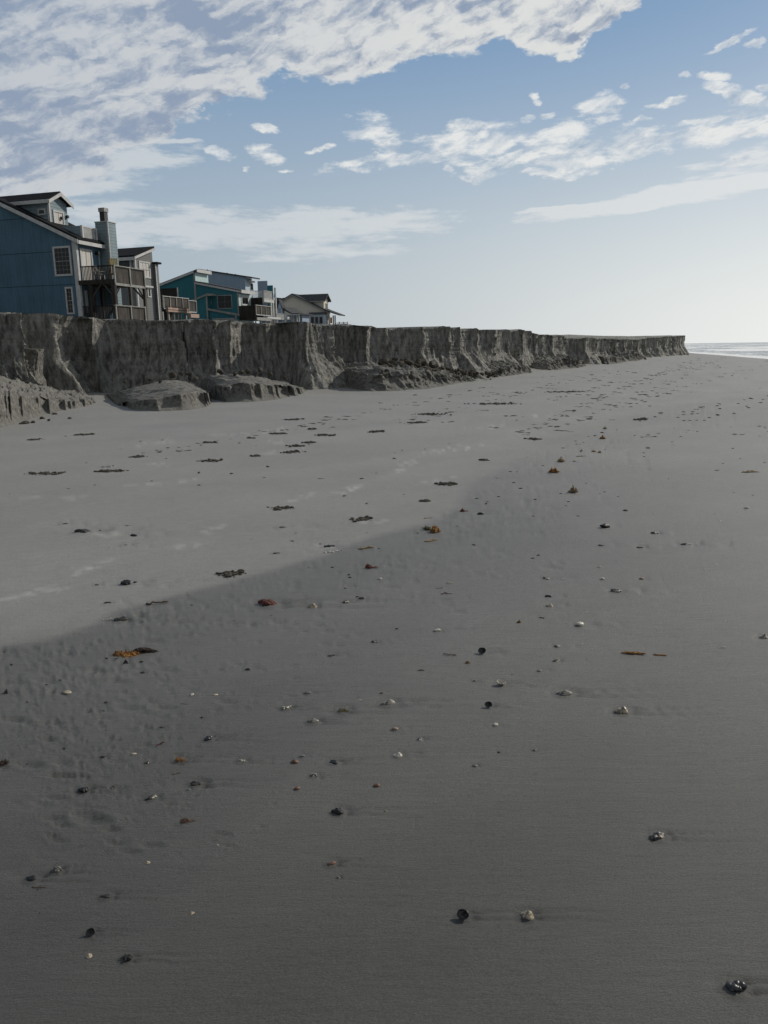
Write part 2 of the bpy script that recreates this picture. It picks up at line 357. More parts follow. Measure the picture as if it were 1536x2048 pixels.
# each find on the sand: photo x, y of its foot, width in photo pixels, kind, label
IT = [
(1469,1976,46,'cluster_black','glossy black knobby lump with silver glints near the bottom right corner'),
(1053,1831,34,'oyster','broken cream and silver oyster shell with scour grooves on the lower beach'),
(927,1832,30,'black_shell','black shell tilted half upright left of the cream oyster shell'),
(1317,1673,32,'pale_top','dark stone with a pale cap and a long scour tail at the right'),
(253,1916,26,'black','smooth black oval stone close to the bottom left corner'),
(176,1912,22,'tan_shell','small tan half buried shell left of the black oval stone'),
(181,1867,20,'black_shell','dark leaf shaped shell standing beside a small hollow'),
(213,1793,24,'black_flat','flat black stone with a short tail, lower left sand'),
(66,1757,28,'black_flat','flat black pebble near the left edge with a groove to its right'),
(114,1740,20,'pale_top','dark pebble with a pale chip on top above the flat black one'),
(80,1776,36,'twig','thin broken twig lying below the flat black pebble at left'),
(293,1726,16,'tan_shell','pale curled shell chip on bare sand, lower left'),
(381,1828,16,'tan_shell','tan shell chip alone on the dark sand, lower left'),
(434,1690,11,'sliver','thin white sliver of shell alone left of the centre'),
(662,1727,26,'slate_red','dark reddish flat slate piece, lower centre'),
(677,1756,10,'pale_top','tiny speckled pebble just below the reddish slate piece'),
(678,1624,30,'black','black stone in a shallow moat, centre of the lower beach'),
(771,1623,10,'green_pebble','small grey green pebble right of the moated black stone'),
(754,1572,16,'brown','reddish brown pebble above the grey green one'),
(594,1578,15,'brown','flat brown pebble below the red brown round one'),
(627,1552,20,'pale_top','dark stone with a tan upper edge, centre left'),
(590,1525,18,'red_round','red brown rounded pebble in the row of three small stones'),
(667,1524,24,'black_flat','dark flat shell piece with a raised tip right of the red brown pebble'),
(604,1513,13,'grey','grey flat pebble just above the red brown pebble'),
(483,1522,20,'grey_cluster','crumbled grey shell heap with a long straight scour line'),
(795,1511,22,'clam','white ribbed clam shell lying dome up, centre'),
(950,1532,13,'grey','grey pebble with a short tail right of the white clam'),
(997,1505,8,'black','tiny black pebble between the grey pebble and the half white chip'),
(1069,1501,9,'pale_top','tiny half white half black chip right of the tiny black pebble'),
(840,1479,13,'pale_top','small pale tipped sliver stone above the white clam shell'),
(992,1450,12,'white_pebble','small white blocky pebble below the round black shell'),
(790,1459,15,'tan','tan rounded pebble like a bean above the white clam'),
(625,1443,26,'long_shell','long grey shell with a white right end and a dark hole'),
(684,1421,30,'sprig_olive','olive sprig of seaweed with loose strands'),
(572,1416,22,'grey_cluster','glassy grey lump left of the olive seaweed sprig'),
(775,1407,32,'long_shell','long silver white shell right of the olive seaweed sprig'),
(977,1412,17,'black_shell','round black shell standing on edge'),
(717,1401,12,'sliver','white sliver of shell above the long silver shell'),
(763,1387,14,'red_bit','thin dark red scrap of seaweed above the long silver shell'),
(615,1386,15,'grey','grey pebble above the glassy grey lump'),
(1000,1369,22,'cup','white clam shell lying cup up, right of centre'),
(949,1362,13,'black_flat','black chip just left of the cupped white clam'),
(1127,1387,34,'long_shell','large silver grey ridged shell with a dark hollow at its right end'),
(1243,1423,30,'oyster','white topped oyster shell with dark sides and grooves to its right'),
(1281,1435,9,'sliver','tiny white chip right below the white topped oyster'),
(842,1341,14,'black_flat','small dark sliver left of the orange weed knot'),
(935,1326,18,'knot_orange','orange brown knot of weed left of the curled black shell'),
(965,1305,18,'black_shell','small curled black shell above the orange brown knot'),
(900,1310,30,'twig_red','thin reddish twig left of the curled black shell'),
(662,1311,14,'black_flat','dark flat oval pebble, mid beach'),
(750,1284,15,'pale_top','dark pebble with white right end, mid beach'),
(875,1262,14,'white_pebble','small whitish grey domed pebble with dotted tail, mid beach'),
(495,1339,13,'black','black pebble with pale rim right of the orange weed clump'),
(252,1326,14,'pyramid','dark pyramid shaped pebble just below the orange weed clump'),
(284,1345,13,'black_flat','black three toed chip below and right of the pyramid pebble'),
(258,1309,92,'big_weed','orange brown clump of seaweed with a dark tail of strands'),
(419,1477,24,'cluster_black','black mussel cluster with grey edges and a straight tail'),
(324,1455,13,'black_flat','black chip left of the mussel cluster'),
(324,1490,20,'hook_red','red brown hooked scrap of weed below the black chip'),
(357,1520,26,'tuft_orange','orange brown weed tuft with fine strands trailing right'),
(353,1548,20,'stick','short flat brown stick below the orange brown tuft'),
(297,1525,15,'pale_top','dark knobby pebble left of the orange brown tuft'),
(207,1514,13,'black_flat','dark chip left of the knobby pebble'),
(267,1508,13,'clam_small','pale oval pebble like a button above the knobby pebble'),
(168,1581,24,'black','dark dome shaped stone with short tail, left side'),
(392,1567,28,'black_flat','row of dark broken shell pieces under the brown stick'),
(377,1580,11,'grey','small grey pebble under the broken shell pieces'),
(303,1596,22,'pale_top','pair of joined dark stones with a tan top, left side'),
(370,1643,38,'sprig_red','reddish brown sprig of weed half buried'),
(134,1385,22,'clam_small','pale flat oval shell among the sand dimples at left'),
(14,1385,14,'pyramid','pointed grey pebble by the left edge among the dimples'),
(384,1390,9,'white_pebble','tiny white pebble left of the pale oval chip'),
(430,1390,14,'clam_small','pale oval chip right of the tiny white pebble'),
(404,1435,8,'black','tiny black pebble above the mussel cluster'),
(207,1422,9,'black_flat','tiny black chip in the left dimples below the pale flat shell'),
(368,1409,18,'twig','brown shredded weed bit above the mussel cluster'),
(8,1527,34,'tuft_dark','dark grassy tuft cut by the left edge'),
(1038,1245,16,'knot_orange','orange brown double knot of weed, right of centre'),
(1083,1236,12,'black_flat','dark flat chip right of the double orange knot'),
(1160,1250,18,'white_pebble','bright white pebble with dark halo, right part of the beach'),
(1268,1308,52,'blade_orange','long orange brown blade of seaweed, right side'),
(1320,1311,30,'blade_orange','shorter orange brown blade right of the long one'),
(1445,1296,14,'sliver','bright white shell chip in a faint hollow near the right edge'),
(1527,1275,18,'oyster','white shell with dark underside cut by the right edge'),
(1114,1293,14,'pale_top','small brown grey dome pebble above the ridged shell'),
(1113,1322,13,'pale_top','small dark pebble with white rim halfway to the ridged shell'),
(1079,1342,11,'grey','small greenish flat pebble above left of the ridged shell'),
(536,1208,42,'brick','red brick coloured jagged lump in the dimpled band'),
(624,1213,20,'oyster','grey and white shell right of the red lump'),
(691,1204,15,'pale_top','dark pebble with white speck right of the grey and white shell'),
(723,1197,13,'black','black wedge pebble, rightmost of the stones beside the red lump'),
(738,1136,28,'red_weed','red seaweed lump with a green tuft on its left'),
(699,1155,10,'black_flat','black chip below left of the red and green seaweed'),
(760,1158,9,'white_pebble','tiny white dot of shell below the red and green seaweed'),
(734,1097,42,'flat_weed','flat yellow brown strand of weed along the swash edge'),
(664,1104,36,'flat_pale','pale crust of dried foam and weed at the swash edge'),
(658,1093,24,'black_flat','dark flat piece standing in for a footprint above the pale crust'),  # dark solid added in place of a footprint
(895,1167,18,'sliver','white shard of shell, mid right'),
(893,1188,26,'twig_red','reddish brown thin twig below the white shard'),
(879,1177,16,'twig','thin dark splinter just under the white shard'),
(1099,1212,14,'oyster','white and dark shell under the black chip, right of centre'),
(1096,1193,13,'black','black knobby pebble above the white and dark shell'),
(1231,1182,20,'pale_top','white and dark shell sitting in a long hollow'),
(1092,1157,15,'pale_top','pebble half white half dark on the right sand'),
(1205,1158,9,'white_pebble','tiny white pebble left of the reddish one'),
(1283,1158,10,'tan','tiny reddish tan pebble, right'),
(1197,1135,12,'sliver','white bird shaped sliver of shell'),
(1210,1055,25,'stub','short black block like a burnt stub'),
(1202,1091,13,'black_flat','black wedge chip under the burnt stub'),
(1278,1095,13,'black_flat','thin dark chip right of the black wedge chip'),
(1371,1089,20,'black_flat','flat dark piece furthest right of the three under the stub'),
(1309,1067,13,'pale_top','chip half white half black right of the burnt stub'),
(1494,1017,9,'white_pebble','small bright white pebble near the right edge'),
(1146,985,34,'weed_tan','tan weed mass with a dark head, upper right beach'),
(1108,945,32,'weed_orange','orange brown weed lump, largest on the upper right beach'),
(1122,924,26,'weed_tan','flat tan weed above the orange brown lump'),
(1161,913,22,'flat_weed','narrow tan strip of weed further up the beach'),
(1188,904,14,'weed_orange','small brown weed lump beside the narrow tan strip'),
(1199,906,12,'weed_tan','small yellow brown weed touching the brown lump'),
(1163,902,10,'weed_tan','tiny pale weed tuft above the narrow tan strip'),
(1296,897,14,'tuft_dark','small dark tuft right of the weed lumps'),
(1206,878,20,'weed_orange','dark brown weed lump highest but one up the beach'),
(1210,858,14,'weed_tan','pale brown weed scrap highest up the beach'),
(1300,874,22,'flat_pale','thin white crust on the sand beyond the small dark tuft'),
(925,1023,20,'red_weed','dark red weed lump with a tail at the swash edge'),
(960,1028,15,'black','black dome stone right of the dark red weed'),
(972,1008,12,'red_bit','small red scrap above the black dome stone'),
(855,1059,30,'weed_green','green brown weed strip at the swash edge'),
(870,1064,40,'weed_orange','long orange brown weed strip below the green one'),
(862,1082,36,'flat_weed','thin tan weed blade below the long orange strip'),
(857,1037,22,'flat_weed','thin yellow green weed flake above the green strip'),
(1251,1022,16,'tuft_dark','dark tuft with pale tip between the tan weed and the stub'),
(1500,945,36,'flat_weed','pale tan strand running to the right edge'),
(252,1168,26,'black','black stone with a tan shoulder on the pale sand'),
(270,1165,9,'black','small black pebble touching the tan shouldered stone'),
(195,1171,12,'grey','small dark grey pebble left of the tan shouldered stone'),
(215,1206,15,'black_flat','black wedge stone below, near the swash edge'),
(315,1207,44,'stick','brown stick lying flat at the swash edge'),
(212,1240,22,'flat_pale','crumbly pale crust beside the dark hollow at left'),
(240,1239,26,'black_flat','dark flat piece standing in for the hollow right of the pale crust'),  # dark solid added in place of the dark hollow
(247,1235,14,'black_flat','dark leaf piece above the dark hollow'),
(218,1097,11,'sliver','white tipped chip on the pale sand, left'),
(250,1091,14,'black_flat','dark flat chip right of the white tipped chip'),
(268,1072,15,'black','black pebble with a thin shadow, above the dark flat chip'),
(257,1052,11,'black_flat','small dark chip, topmost of the column of chips at left'),
(166,1063,36,'black_flat','long low dark heap with pale streak, left pale sand'),
(129,1048,14,'black_flat','black splinter left above the long low heap'),
(642,958,14,'stick','dark cigar shaped splinter on the far pale sand'),
(724,958,11,'black','black pebble with a pale streak, centre far sand'),
(690,993,11,'black','black dome pebble below, centre far sand'),
(789,918,10,'black','black pebble right of the far clod patches'),
(536,934,10,'black','black pebble with a red speck beside it, far pale sand'),
(734,1008,8,'black','tiny round pebble right of the black dome pebble'),
(553,1107,16,'black_flat','thin grey black flake above the swash line'),
(585,1083,8,'black','small black grain above the thin flake'),
(565,1056,20,'black_flat','group of small black flakes under the dark clod patch'),
(463,948,8,'black','tiny black pebble between two clod patches at left'),
(399,971,10,'grey','grey grain below the wide clod patch'),
(398,947,8,'pyramid','small pointed dark bit below the wide clod patch'),
]
PATCH = [(93,948,78,'wide dark patch of sand clods with a raised hump, leftmost'),(220,943,66,'long dark patch of sand clods second from the left'),(218,934,28,'grey oval crust just above the second clod patch'),
(275,914,40,'black broken clod patch between the long patch and the round one'),(367,902,26,'round dark clod heap with pale foot'),(418,886,28,'dark clod heap up beach of the round one'),(421,922,50,'speckled black and white clod patch'),
(514,913,26,'small clod patch right of the speckled one'),(502,877,18,'low grey clod heap at the top of the left trail'),(556,868,34,'thin dark clod patch in the far middle'),(590,893,34,'scattered string of dark clods'),
(585,905,50,'faint speckled row of clods below the string'),(624,859,22,'greenish clod heap on the far sand'),(650,871,42,'smooth greyish brown smear heap on the far sand'),(752,864,36,'stippled dark clod strip'),(620,886,30,'short clod strip between the smear and the string'),
(560,1018,52,'dark clod patch above the black flakes'),(722,1040,40,'bluish clod patch with a white streak'),(850,1003,24,'small black and white clod patch near the swash edge'),(893,969,40,'thin row of clods far right of the pebbles'),
(968,921,18,'small grey clod heap near the dark band'),(462,1149,56,'large speckled clod patch at the swash line'),(862,829,80,'dark brushy patch of weed and clods in front of the rubble'),(990,808,112,'largest dark clod patch under the long scarp'),
(1137,784,90,'wide dark clod patch further along the scarp'),(838,846,40,'dark clod strip below the brushy patch'),(170,870,44,'flat stippled clod patch by the left foot of the scarp'),(70,880,34,'faint clods near the left edge'),
(585,840,44,'clod strip in front of the second mound'),(1288,838,18,'dark low flake furthest up the footprint line'),(1280,840,26,'dark flat clod strip near the footprint line'),(1070,879,36,'thin dark strip left of the weed lumps')]
NAMES = {}
for i, (px, py, w, k, lab) in enumerate(IT):
    x, y, z = hit(px, py); size = w/FPX*math.hypot(x, y)*1.02
    IT[i] = (x, y, z-size*.03, size*.93, k, lab)
    if k in ('black', 'pale_top', 'oyster', 'long_shell', 'cluster_black', 'black_shell', 'grey_cluster', 'black_flat', 'cup', 'clam', 'tuft_orange', 'brick', 'white_pebble', 'tan', 'grey', 'sprig_olive', 'slate_red', 'pyramid') and y < 9:
        MOATS.append((x, y, size*.5))
# light streak scratches / dry marks on the pale sand
G_R = random.Random(11)
def swash_band(n, lo, hi, yy=(2.2, 26)):
    out = []; pts = np.array(SWASH); L = np.concatenate([[0], np.cumsum(np.hypot(*np.diff(pts, axis=0).T))])
    while len(out) < n:
        s = G_R.random(); s = L[-1]*s**1.6; x = np.interp(s, L, pts[:, 0]); y = np.interp(s, L, pts[:, 1])
        i = min(np.searchsorted(L, s), len(pts)-1); e = pts[i]-pts[max(i-1, 0)]
        e = e/(np.hypot(*e)+1e-9); d = lo+(hi-lo)*G_R.random()**1.5
        X, Y = x+e[1]*d, y-e[0]*d
        if yy[0] < Y < yy[1] and abs(X) < .56*Y+.3: out.append((X, Y))
    return out
# footprints: photo positions of the tracks
for (ax, ay), (bx, by), n in [((1042, 866), (1190, 800), 16), ((1190, 800), (1300, 752), 18), ((1300, 752), (1400, 716), 20), ((1130, 850), (1330, 770), 22), ((1330, 770), (1430, 722), 16),
                              ((560, 862), (1000, 770), 26), ((800, 850), (1190, 745), 26), ((300, 905), (660, 840), 16), ((1230, 815), (1500, 735), 24), ((1000, 790), (1290, 735), 24), ((1100,800),(1250,760),14), ((1040,868),(1310,752),26), ((1310,752),(1460,712),26)]:
    for k in range(n):
        t = (k+G_R.uniform(-.25, .25))/n
        FOOT.append(hit(ax+(bx-ax)*t+G_R.uniform(-5, 5), ay+(by-ay)*t+(2.4 if k % 2 else -1.2)+G_R.uniform(-.8, .8))[:2])
for k in range(90):
    py = 722+150*G_R.random()**1.3; px = G_R.uniform(980-(py-722)*3.0, 1536)
    FOOT.append(hit(px, py)[:2])

NF, NRAD = 900, 900
th = np.concatenate([np.linspace(-180, -36, 60)[:-1], np.linspace(-36, 36, NF), np.linspace(36, 180, 60)[1:]])*math.pi/180
inv = np.linspace(1/.55, 1/60., NRAD); rr = np.concatenate([[.05, .3], 1/inv, np.geomspace(62, 420, 60)])
TH, RR = np.meshgrid(th, rr); X = RR*np.sin(TH); Y = RR*np.cos(TH)
sd = poly_sd(X, Y, SWASH) + .07*fbm(X*1.6, Y*1.6, 31, 5, .6)*np.clip(RR/6, .3, 3)
Z = G0(X, Y)
near = smooth(RR, 34, 16)
def sub(x, y, ex, ey):   # rows and columns of the polar sheet around a point
    r0, a0 = math.hypot(x, y), math.atan2(x, y); e_ = math.hypot(ex, ey)
    i0, i1 = np.searchsorted(rr, r0-e_), np.searchsorted(rr, r0+e_); j0, j1 = np.searchsorted(th, a0-e_/r0), np.searchsorted(th, a0+e_/r0)
    return slice(i0, max(i1, i0+1)), slice(j0, max(j1, j0+1))
dry = smooth(sd, .015+.030*np.clip(RR-3, 0, 20), -.015-.030*np.clip(RR-3, 0, 20))
dry = dry*(.86+.14*smooth(sd, 0, -1.2)); dry = np.maximum(dry, .80*smooth(RR+.6*fbm(X*.7, Y*.7, 32, 4), 3.6, 12.5)); dry = np.maximum(dry, .20+0*dry)  # wet sand also blends to the pale colour with distance
# the swash edge: the pale sheet is a few millimetres proud
Z += .004*dry*near
# dimpled band right of the edge
bandw = 1.15+.05*RR
band = smooth(sd, -.02, .08)*smooth(sd, bandw, bandw*.35)*near
leftb = smooth(X, -.35*Y*1.0, -.52*Y)*smooth(Y, 4.6, 3.4)*smooth(Y, 1.6, 2.3)*smooth(sd, 0, .3)
band = np.maximum(band, .45*leftb*(1-dry))
dm = fbm(X*9, Y*15, 41, 3, .55); dimple = -np.clip(dm-.16, 0, 1)*.034+.0045*fbm(X*12, Y*34, 47, 3)
Z += .45*band*dimple*smooth(fbm(X*1.3, Y*2.0, 45, 3), -.35, .25)
dents = swash_band(1500, .03, 1.7, (1.6, 20))
for k in range(500):
    y = G_R.uniform(2.2, 5.2); x = -y*.5+abs(G_R.gauss(0, .45))*(.4+.12*y)
    if poly_sd(np.array(x), np.array(y), SWASH) > .05: dents.append((x, y))
dent_tone = np.zeros_like(X)
for (x, y) in dents:
    w_ = G_R.uniform(.010, .030)*(1+.05*y)*(1.8 if G_R.random() < .06 else 1); l_ = w_*G_R.uniform(.2, .42); q_ = sub(x, y, w_*3, l_*3)
    u = (X[q_]-x)/w_; v = (Y[q_]-y+.12*(X[q_]-x))/l_; d = u*u+v*v
    Z[q_] += -.16*w_*np.exp(-d)+.05*w_*np.exp(-((np.sqrt(d)-1.6)/.4)**2); dent_tone[q_] -= .28*np.exp(-d*1.3)*G_R.uniform(.2, 1)  # colour also darkened inside each dent
# fine wash streaks along X over the wet sand
xr = X+.10*Y
st = fbm(xr*5+.3*vn(X*1.3, Y*1.3, 5), Y*60+1.6*vn(X*2.5, Y*3, 6), 51, 4, .62)*smooth(Y, 9, 3)+fbm(xr*2.2, Y*16+vn(X*1.5, Y*2, 7), 57, 3)*.8
Z += (1-dry)*(.0008*st+.0005*fbm(X*26, Y*70, 58, 3, .7))*near
ripz = smooth(fbm(X*.9, Y*1.4, 61, 3), .05, .45)
Z += (1-dry)*ripz*.0003*np.sin((Y*92+3*vn(X*2, Y*3, 63)*2.2+X*3))*smooth(Y, 6, 3)
# pale sheet: faint low terraces running parallel to the scarp
Z += dry*near*.004*fbm(X*1.1+Y*.5, Y*1.6-X*.7, 71, 4)
# stain attribute: positive lighter, negative darker (old swash lines, wind-blown films; also painted shade)
ss1 = fbm(X*.55+Y*.45, Y*1.1-X*.9, 81, 5); ss2 = fbm(X*1.7+40, Y*9, 83, 4)
sw2 = np.zeros_like(X)
for pl in ([(870, 1330), (1000, 1230), (1150, 1150), (1330, 1095), (1560, 1060)], [(560, 1560), (690, 1430), (790, 1350), (880, 1290), (935, 1235), (1030, 1190)],
           [(1080, 1340), (1180, 1230), (1300, 1170), (1560, 1120)], [(0, 1070), (150, 1010), (330, 960), (620, 930), (900, 890), (1100, 860)], [(0, 1120), (300, 1060), (600, 990), (880, 920)]):
    q = [flat_hit(*p) for p in pl]; dd = poly_sd(X, Y, q)
    sw2 += np.exp(-(dd/(.010+.003*RR))**2)*.35*(.6+.6*vn(X*7, Y*7, 85))+.16*smooth(dd, .0, .02)*smooth(dd, .8, .0)
stain_shade = ss1*.28+ss2*.12*(1-dry)+sw2*.55+dent_tone*near-1.15*smooth(Y+.45*fbm(X*.8, Y*.8, 87, 4)-.10*X, 5.0, 1.4)  # nearest sand also painted darker, for its weaker sheen when seen from above
# pale skid streaks
for px, py, L_, a_ in [(45,1182,130,-14),(90,1175,110,-9),(165,1135,70,-16),(190,1122,80,-12),(430,1052,60,-18),(370,1085,70,-10),(600,990,60,-14),(690,975,60,-12),(705,970,44,-16),(645,1086,60,3),(820,920,60,-12),(800,935,50,-14),(880,897,80,-10),(930,893,80,-8),(560,880,60,-8),(560,855,60,-8),(330,925,60,-5),(560,900,90,-6),(330,960,160,-6),(490,866,150,-5),(150,990,60,-8),(40,992,100,-6),(300,885,120,-6),(980,850,90,-8),(1080,828,70,-8),(745,1036,60,-2),(205,1062,60,4),(880,955,70,-10)]:
    for s_ in range(3):
        q = [flat_hit(px+t*L_/2*math.cos(R(a_))+G_R.uniform(-3, 3), py+t*L_/2*math.sin(R(a_))+(s_-1)*3+G_R.uniform(-1.5, 1.5)) for t in (-1+s_*.3, -.3, .3, 1-s_*.25)]
        mx = np.array(q).mean(0); m_ = (np.hypot(X-mx[0], Y-mx[1]) < 2.5)
        if m_.any():
            dd = np.abs(poly_sd(X[m_], Y[m_], q)); wv = .012+.0028*RR[m_]
            stain_shade[m_] += .7*np.exp(-(dd/wv)**2)*smooth(vn(X[m_]*16, Y[m_]*22, 91), -.5, .3)
# moats and scour tails
for (x, y, r) in MOATS:
    m_ = (np.abs(Y-y) < r*5+.02) & (X > x-r*5) & (X < x+r*22); xx = (X[m_]-x)/r; yy = (Y[m_]-y)/r
    yy = yy+.06*xx*np.where(xx > 0, 1, 0)+.3*vn(xx*.5, yy*0+x*3, 95)*smooth(xx, 0, 4)
    d = np.hypot(xx*.8, yy)
    dz = -.17*r*np.exp(-((d-1.15)/.5)**2)*(.6+.4*smooth(yy, -1, 1.5))
    tail = smooth(xx, .5, 1.5)*smooth(xx, 15, 2)
    dz = dz-.24*r*tail*(np.exp(-((yy-.75-.04*xx)/.26)**2)+.8*np.exp(-((yy+.6)/.28)**2))+.10*r*tail*np.exp(-(yy/.4)**2)
    Z[m_] += dz
    cut = (np.exp(-((yy-.62-.05*xx)/.20)**2)*smooth(xx, 12, 2)+.7*np.exp(-((yy+.40-.02*xx)/.15)**2)*smooth(xx, 7, 1)+.5*np.exp(-((yy-.05-.03*xx)/.10)**2)*smooth(xx, 18, 3))*(.55+.45*vn(xx*1.3+x*9, yy*2, 96))
    stain_shade[m_] -= (1.7*smooth(xx, 4, .5)+.30)*smooth(xx, .2, 1.0)*cut+.55*np.exp(-((d-1.2)/.45)**2)*smooth(yy, .9, -.2)*smooth(xx, 1.5, -.5)  # tail marks; last term paints a contact shadow on each stone's near left side
# soft apron of fallen sand along the scarp foot
m_ = (RR < 160) & (RR > 8)
cd = poly_sd(X[m_], Y[m_], CPATH)
Z[m_] += np.where(cd > 0, .16*np.exp(-np.clip(cd, 0, 50)/1.1)*(1+.5*vn(X[m_]*.6, Y[m_]*.6, 99)), .16)
FACES = gridf(len(rr), len(th))
V = np.stack([X, Y, Z], -1).reshape(-1, 3)
me = npmesh('beach', V, FACES[:, ::-1], M_SAND)
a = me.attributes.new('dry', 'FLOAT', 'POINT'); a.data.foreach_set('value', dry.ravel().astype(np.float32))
a = me.attributes.new('stain_shade', 'FLOAT', 'POINT'); a.data.foreach_set('value', stain_shade.ravel().astype(np.float32))
tag(link('beach', me), 'grey sand beach with a pale upper sheet and a dimpled swash edge', 'beach', kind='structure')
# far shore ground beyond the fine sheet
gx = np.concatenate([-np.geomspace(9000, 300, 30), np.linspace(-280, 280, 60), np.geomspace(300, 9000, 30)])
GX, GY = np.meshgrid(gx, gx); GZ = np.where(np.hypot(GX, GY) < 380, -2.5, np.where(poly_sd(GX, GY, SHORE) < 0, -.02, -3.0))
me = npmesh('ground', np.stack([GX, GY, GZ], -1).reshape(-1, 3), gridf(len(gx), len(gx)), M_CLIFF)
tag(link('ground', me), 'sandy land reaching inland beyond the dune', 'ground', kind='structure')

# ------------------------------------------------------------------ scarp
NS, NV = 2600, 110
# dense sampling where the scarp is near
cam_d = np.hypot(_x, _y); dens = 1/np.clip(cam_d, 12, 200)+.004; cs = np.concatenate([[0], np.cumsum(dens[1:]*np.diff(_s))]); cs /= cs[-1]
s = np.interp(np.linspace(0, 1, NS), cs, _s)
bx = np.interp(s, _s, _x); by = np.interp(s, _s, _y); ht = np.interp(s, _s, _z)
tx = gk(np.gradient(bx, s), 61); ty = gk(np.gradient(by, s), 61); L_ = np.hypot(tx, ty); nx, ny = ty/L_, -tx/L_
v = np.linspace(0, 1, NV)[:, None]; S2 = s[None, :]+0*v
rc = random.Random(5); cuts = [0]
while cuts[-1] < s[-1]+8: cuts.append(cuts[-1]+rc.choice([.8, 1.3, 1.9, 2.6, 3.6])*rc.uniform(.8, 1.2))
cuts = np.array(cuts); amp = np.array([rc.uniform(.14, .34) for _ in cuts]); step = np.array([rc.uniform(-.42, .38) for _ in cuts]); sl_ = np.array([rc.uniform(-.25, .25) for _ in cuts])
SS = S2+.30*vn(S2*.5, v*1.6+S2*0, 13)*(1-v)+.10*vn(S2*1.5, v*5+0*S2, 14)
idx = np.clip(np.searchsorted(cuts, SS.ravel()).reshape(SS.shape)-1, 0, len(cuts)-2)
wc = cuts[idx+1]-cuts[idx]; xc = (SS-cuts[idx])/wc
scal = -amp[idx]*wc*np.clip(4*xc*(1-xc), 0, 1)**.7*(.55+.45*v)
blk = (step[idx]+sl_[idx]*(xc-.5))*smooth(v, -.2, .5)
off = scal+blk*1.0
off += .75*fbm(S2*.10, v*0, 15, 2)*1.0
off += (.35+.55*np.clip(vn(S2*.25, v*0, 16)+.3, 0, 1))*(1-v)**2.6
off += .05*smooth(v, .93, .985)-.10*smooth(v, .88, .5)*smooth(v, .3, .6)
fl = 1-np.abs(fbm(SS*2.4, v*.9+SS*0, 17, 3)); off += .16*(fl-.8)*(1-.4*v)
fl2 = 1-np.abs(vn(SS*6+.6*vn(SS*2, v*6, 18), v*2.2, 19)); off += .055*(fl2-.7)
fan = np.clip(vn(S2*.85, 0*v, 120)*.9+.25+.3*vn(S2*2.6, 0*v, 121), 0, 1); off += np.clip(fan*.9-v*1.5, 0, 1)*.9
rn = 1-np.abs(fbm(SS*4.2+.8*vn(SS*1.5, v*3.5, 122), v*1.4, 123, 3, .6)); off += .07*(rn-.8)*smooth(v, 1.02, .8)
off += .035*fbm(SS*10, v*14, 20, 3)+.018*fbm(S2*.6, v*34, 21, 2)
chip = smooth(vn(SS*2.2, v*7, 22), .45, .6)*smooth(v, .75, .45); off -= .07*chip
# features seen in the photo: a deep recess with a sharp right corner at the left, a bright buttress in the middle
def s_at(px, py):
    x, y, z = macro_hit(px, py); return float(_s[np.argmin((_x-x)**2+(_y-y)**2)])
def feat(sa, sb, d, soft=.08): return d*smooth(S2+.1*vn(v*3+0*S2, v*0, 23), sa-soft, sa+soft)*smooth(S2+.12*vn(v*4+0*S2, v*0, 24), sb+soft, sb-soft)
off += feat(s_at(92, 818), s_at(136, 804), -.75)
off += feat(s_at(136, 804), s_at(150, 799), .35, .2)
off += feat(s_at(505, 785), s_at(606, 781), -.55, .25)
off += feat(s_at(606, 781), s_at(690, 776), .45*(1.25-.5*v), .2)
off += feat(s_at(735, 772), s_at(775, 767), .30, .2)
cd_ = np.array([rc.random()**2 for _ in cuts]); off -= .42*cd_[idx]*np.exp(-(xc*wc/.07)**2)*smooth(v, .05, .3)
hh_ = np.array([rc.uniform(-.07, .05) for _ in cuts])
hz = ht[None, :]+hh_[idx]+(xc-.5)*cd_[idx]*.10+.05*vn(S2*2.6, 0*v, 25)+.04*np.abs(vn(S2*8, 0*v, 26))-.05*smooth(np.abs(xc-.5), .46, .5)
zb = -1.3; Zc = zb+(hz-zb)*np.clip((v*1.0), 0, 1)
vv = np.linspace(0, 1, NV); Zc = np.where(v < .12, zb+(0-zb)*(v/.12)-.0, 0+(hz-0)*((v-.12)/.88))
Xc = bx[None, :]+nx[None, :]*off; Yc = by[None, :]+ny[None, :]*off
me = npmesh('scarp', np.stack([Xc, Yc, Zc], -1).reshape(-1, 3), gridf(NV, NS), M_CLIFF)
tag(link('dune_scarp', me), 'steep eroded sand scarp with fluted faces along the beach', 'scarp', kind='structure')
# terrace on top
offs = np.array([0, .25, .6, 1.2, 2.5, 5, 9, 15, 24, 40, 70, 120])[:, None]
iv = np.array([-.9, .42]); iv = iv/np.hypot(*iv)
Xt = Xc[-1][None, ::3]+iv[0]*offs; Yt = Yc[-1][None, ::3]+iv[1]*offs
rise = smooth(np.hypot(Xc[-1], Yc[-1])[::3], 55, 85)[None, :]*(.62*smooth(offs, 0, 9))*smooth(np.hypot(Xc[-1], Yc[-1])[::3], 128, 96)[None, :]
Zt = Zc[-1][None, ::3]+rise+.03*fbm(Xt*.9, Yt*.9, 27, 3)*smooth(offs, 0, .5)+(2.5-Zc[-1][None, ::3]-rise)*smooth(offs, 8, 30)*np.where(True, 1, 0)
me = npmesh('terrace', np.stack([Xt, Yt, Zt], -1).reshape(-1, 3), gridf(len(offs), Xt.shape[1]), M_CLIFF)
tag(link('dune_terrace', me), 'flat sandy top of the dune carrying the houses', 'dune', kind='structure')

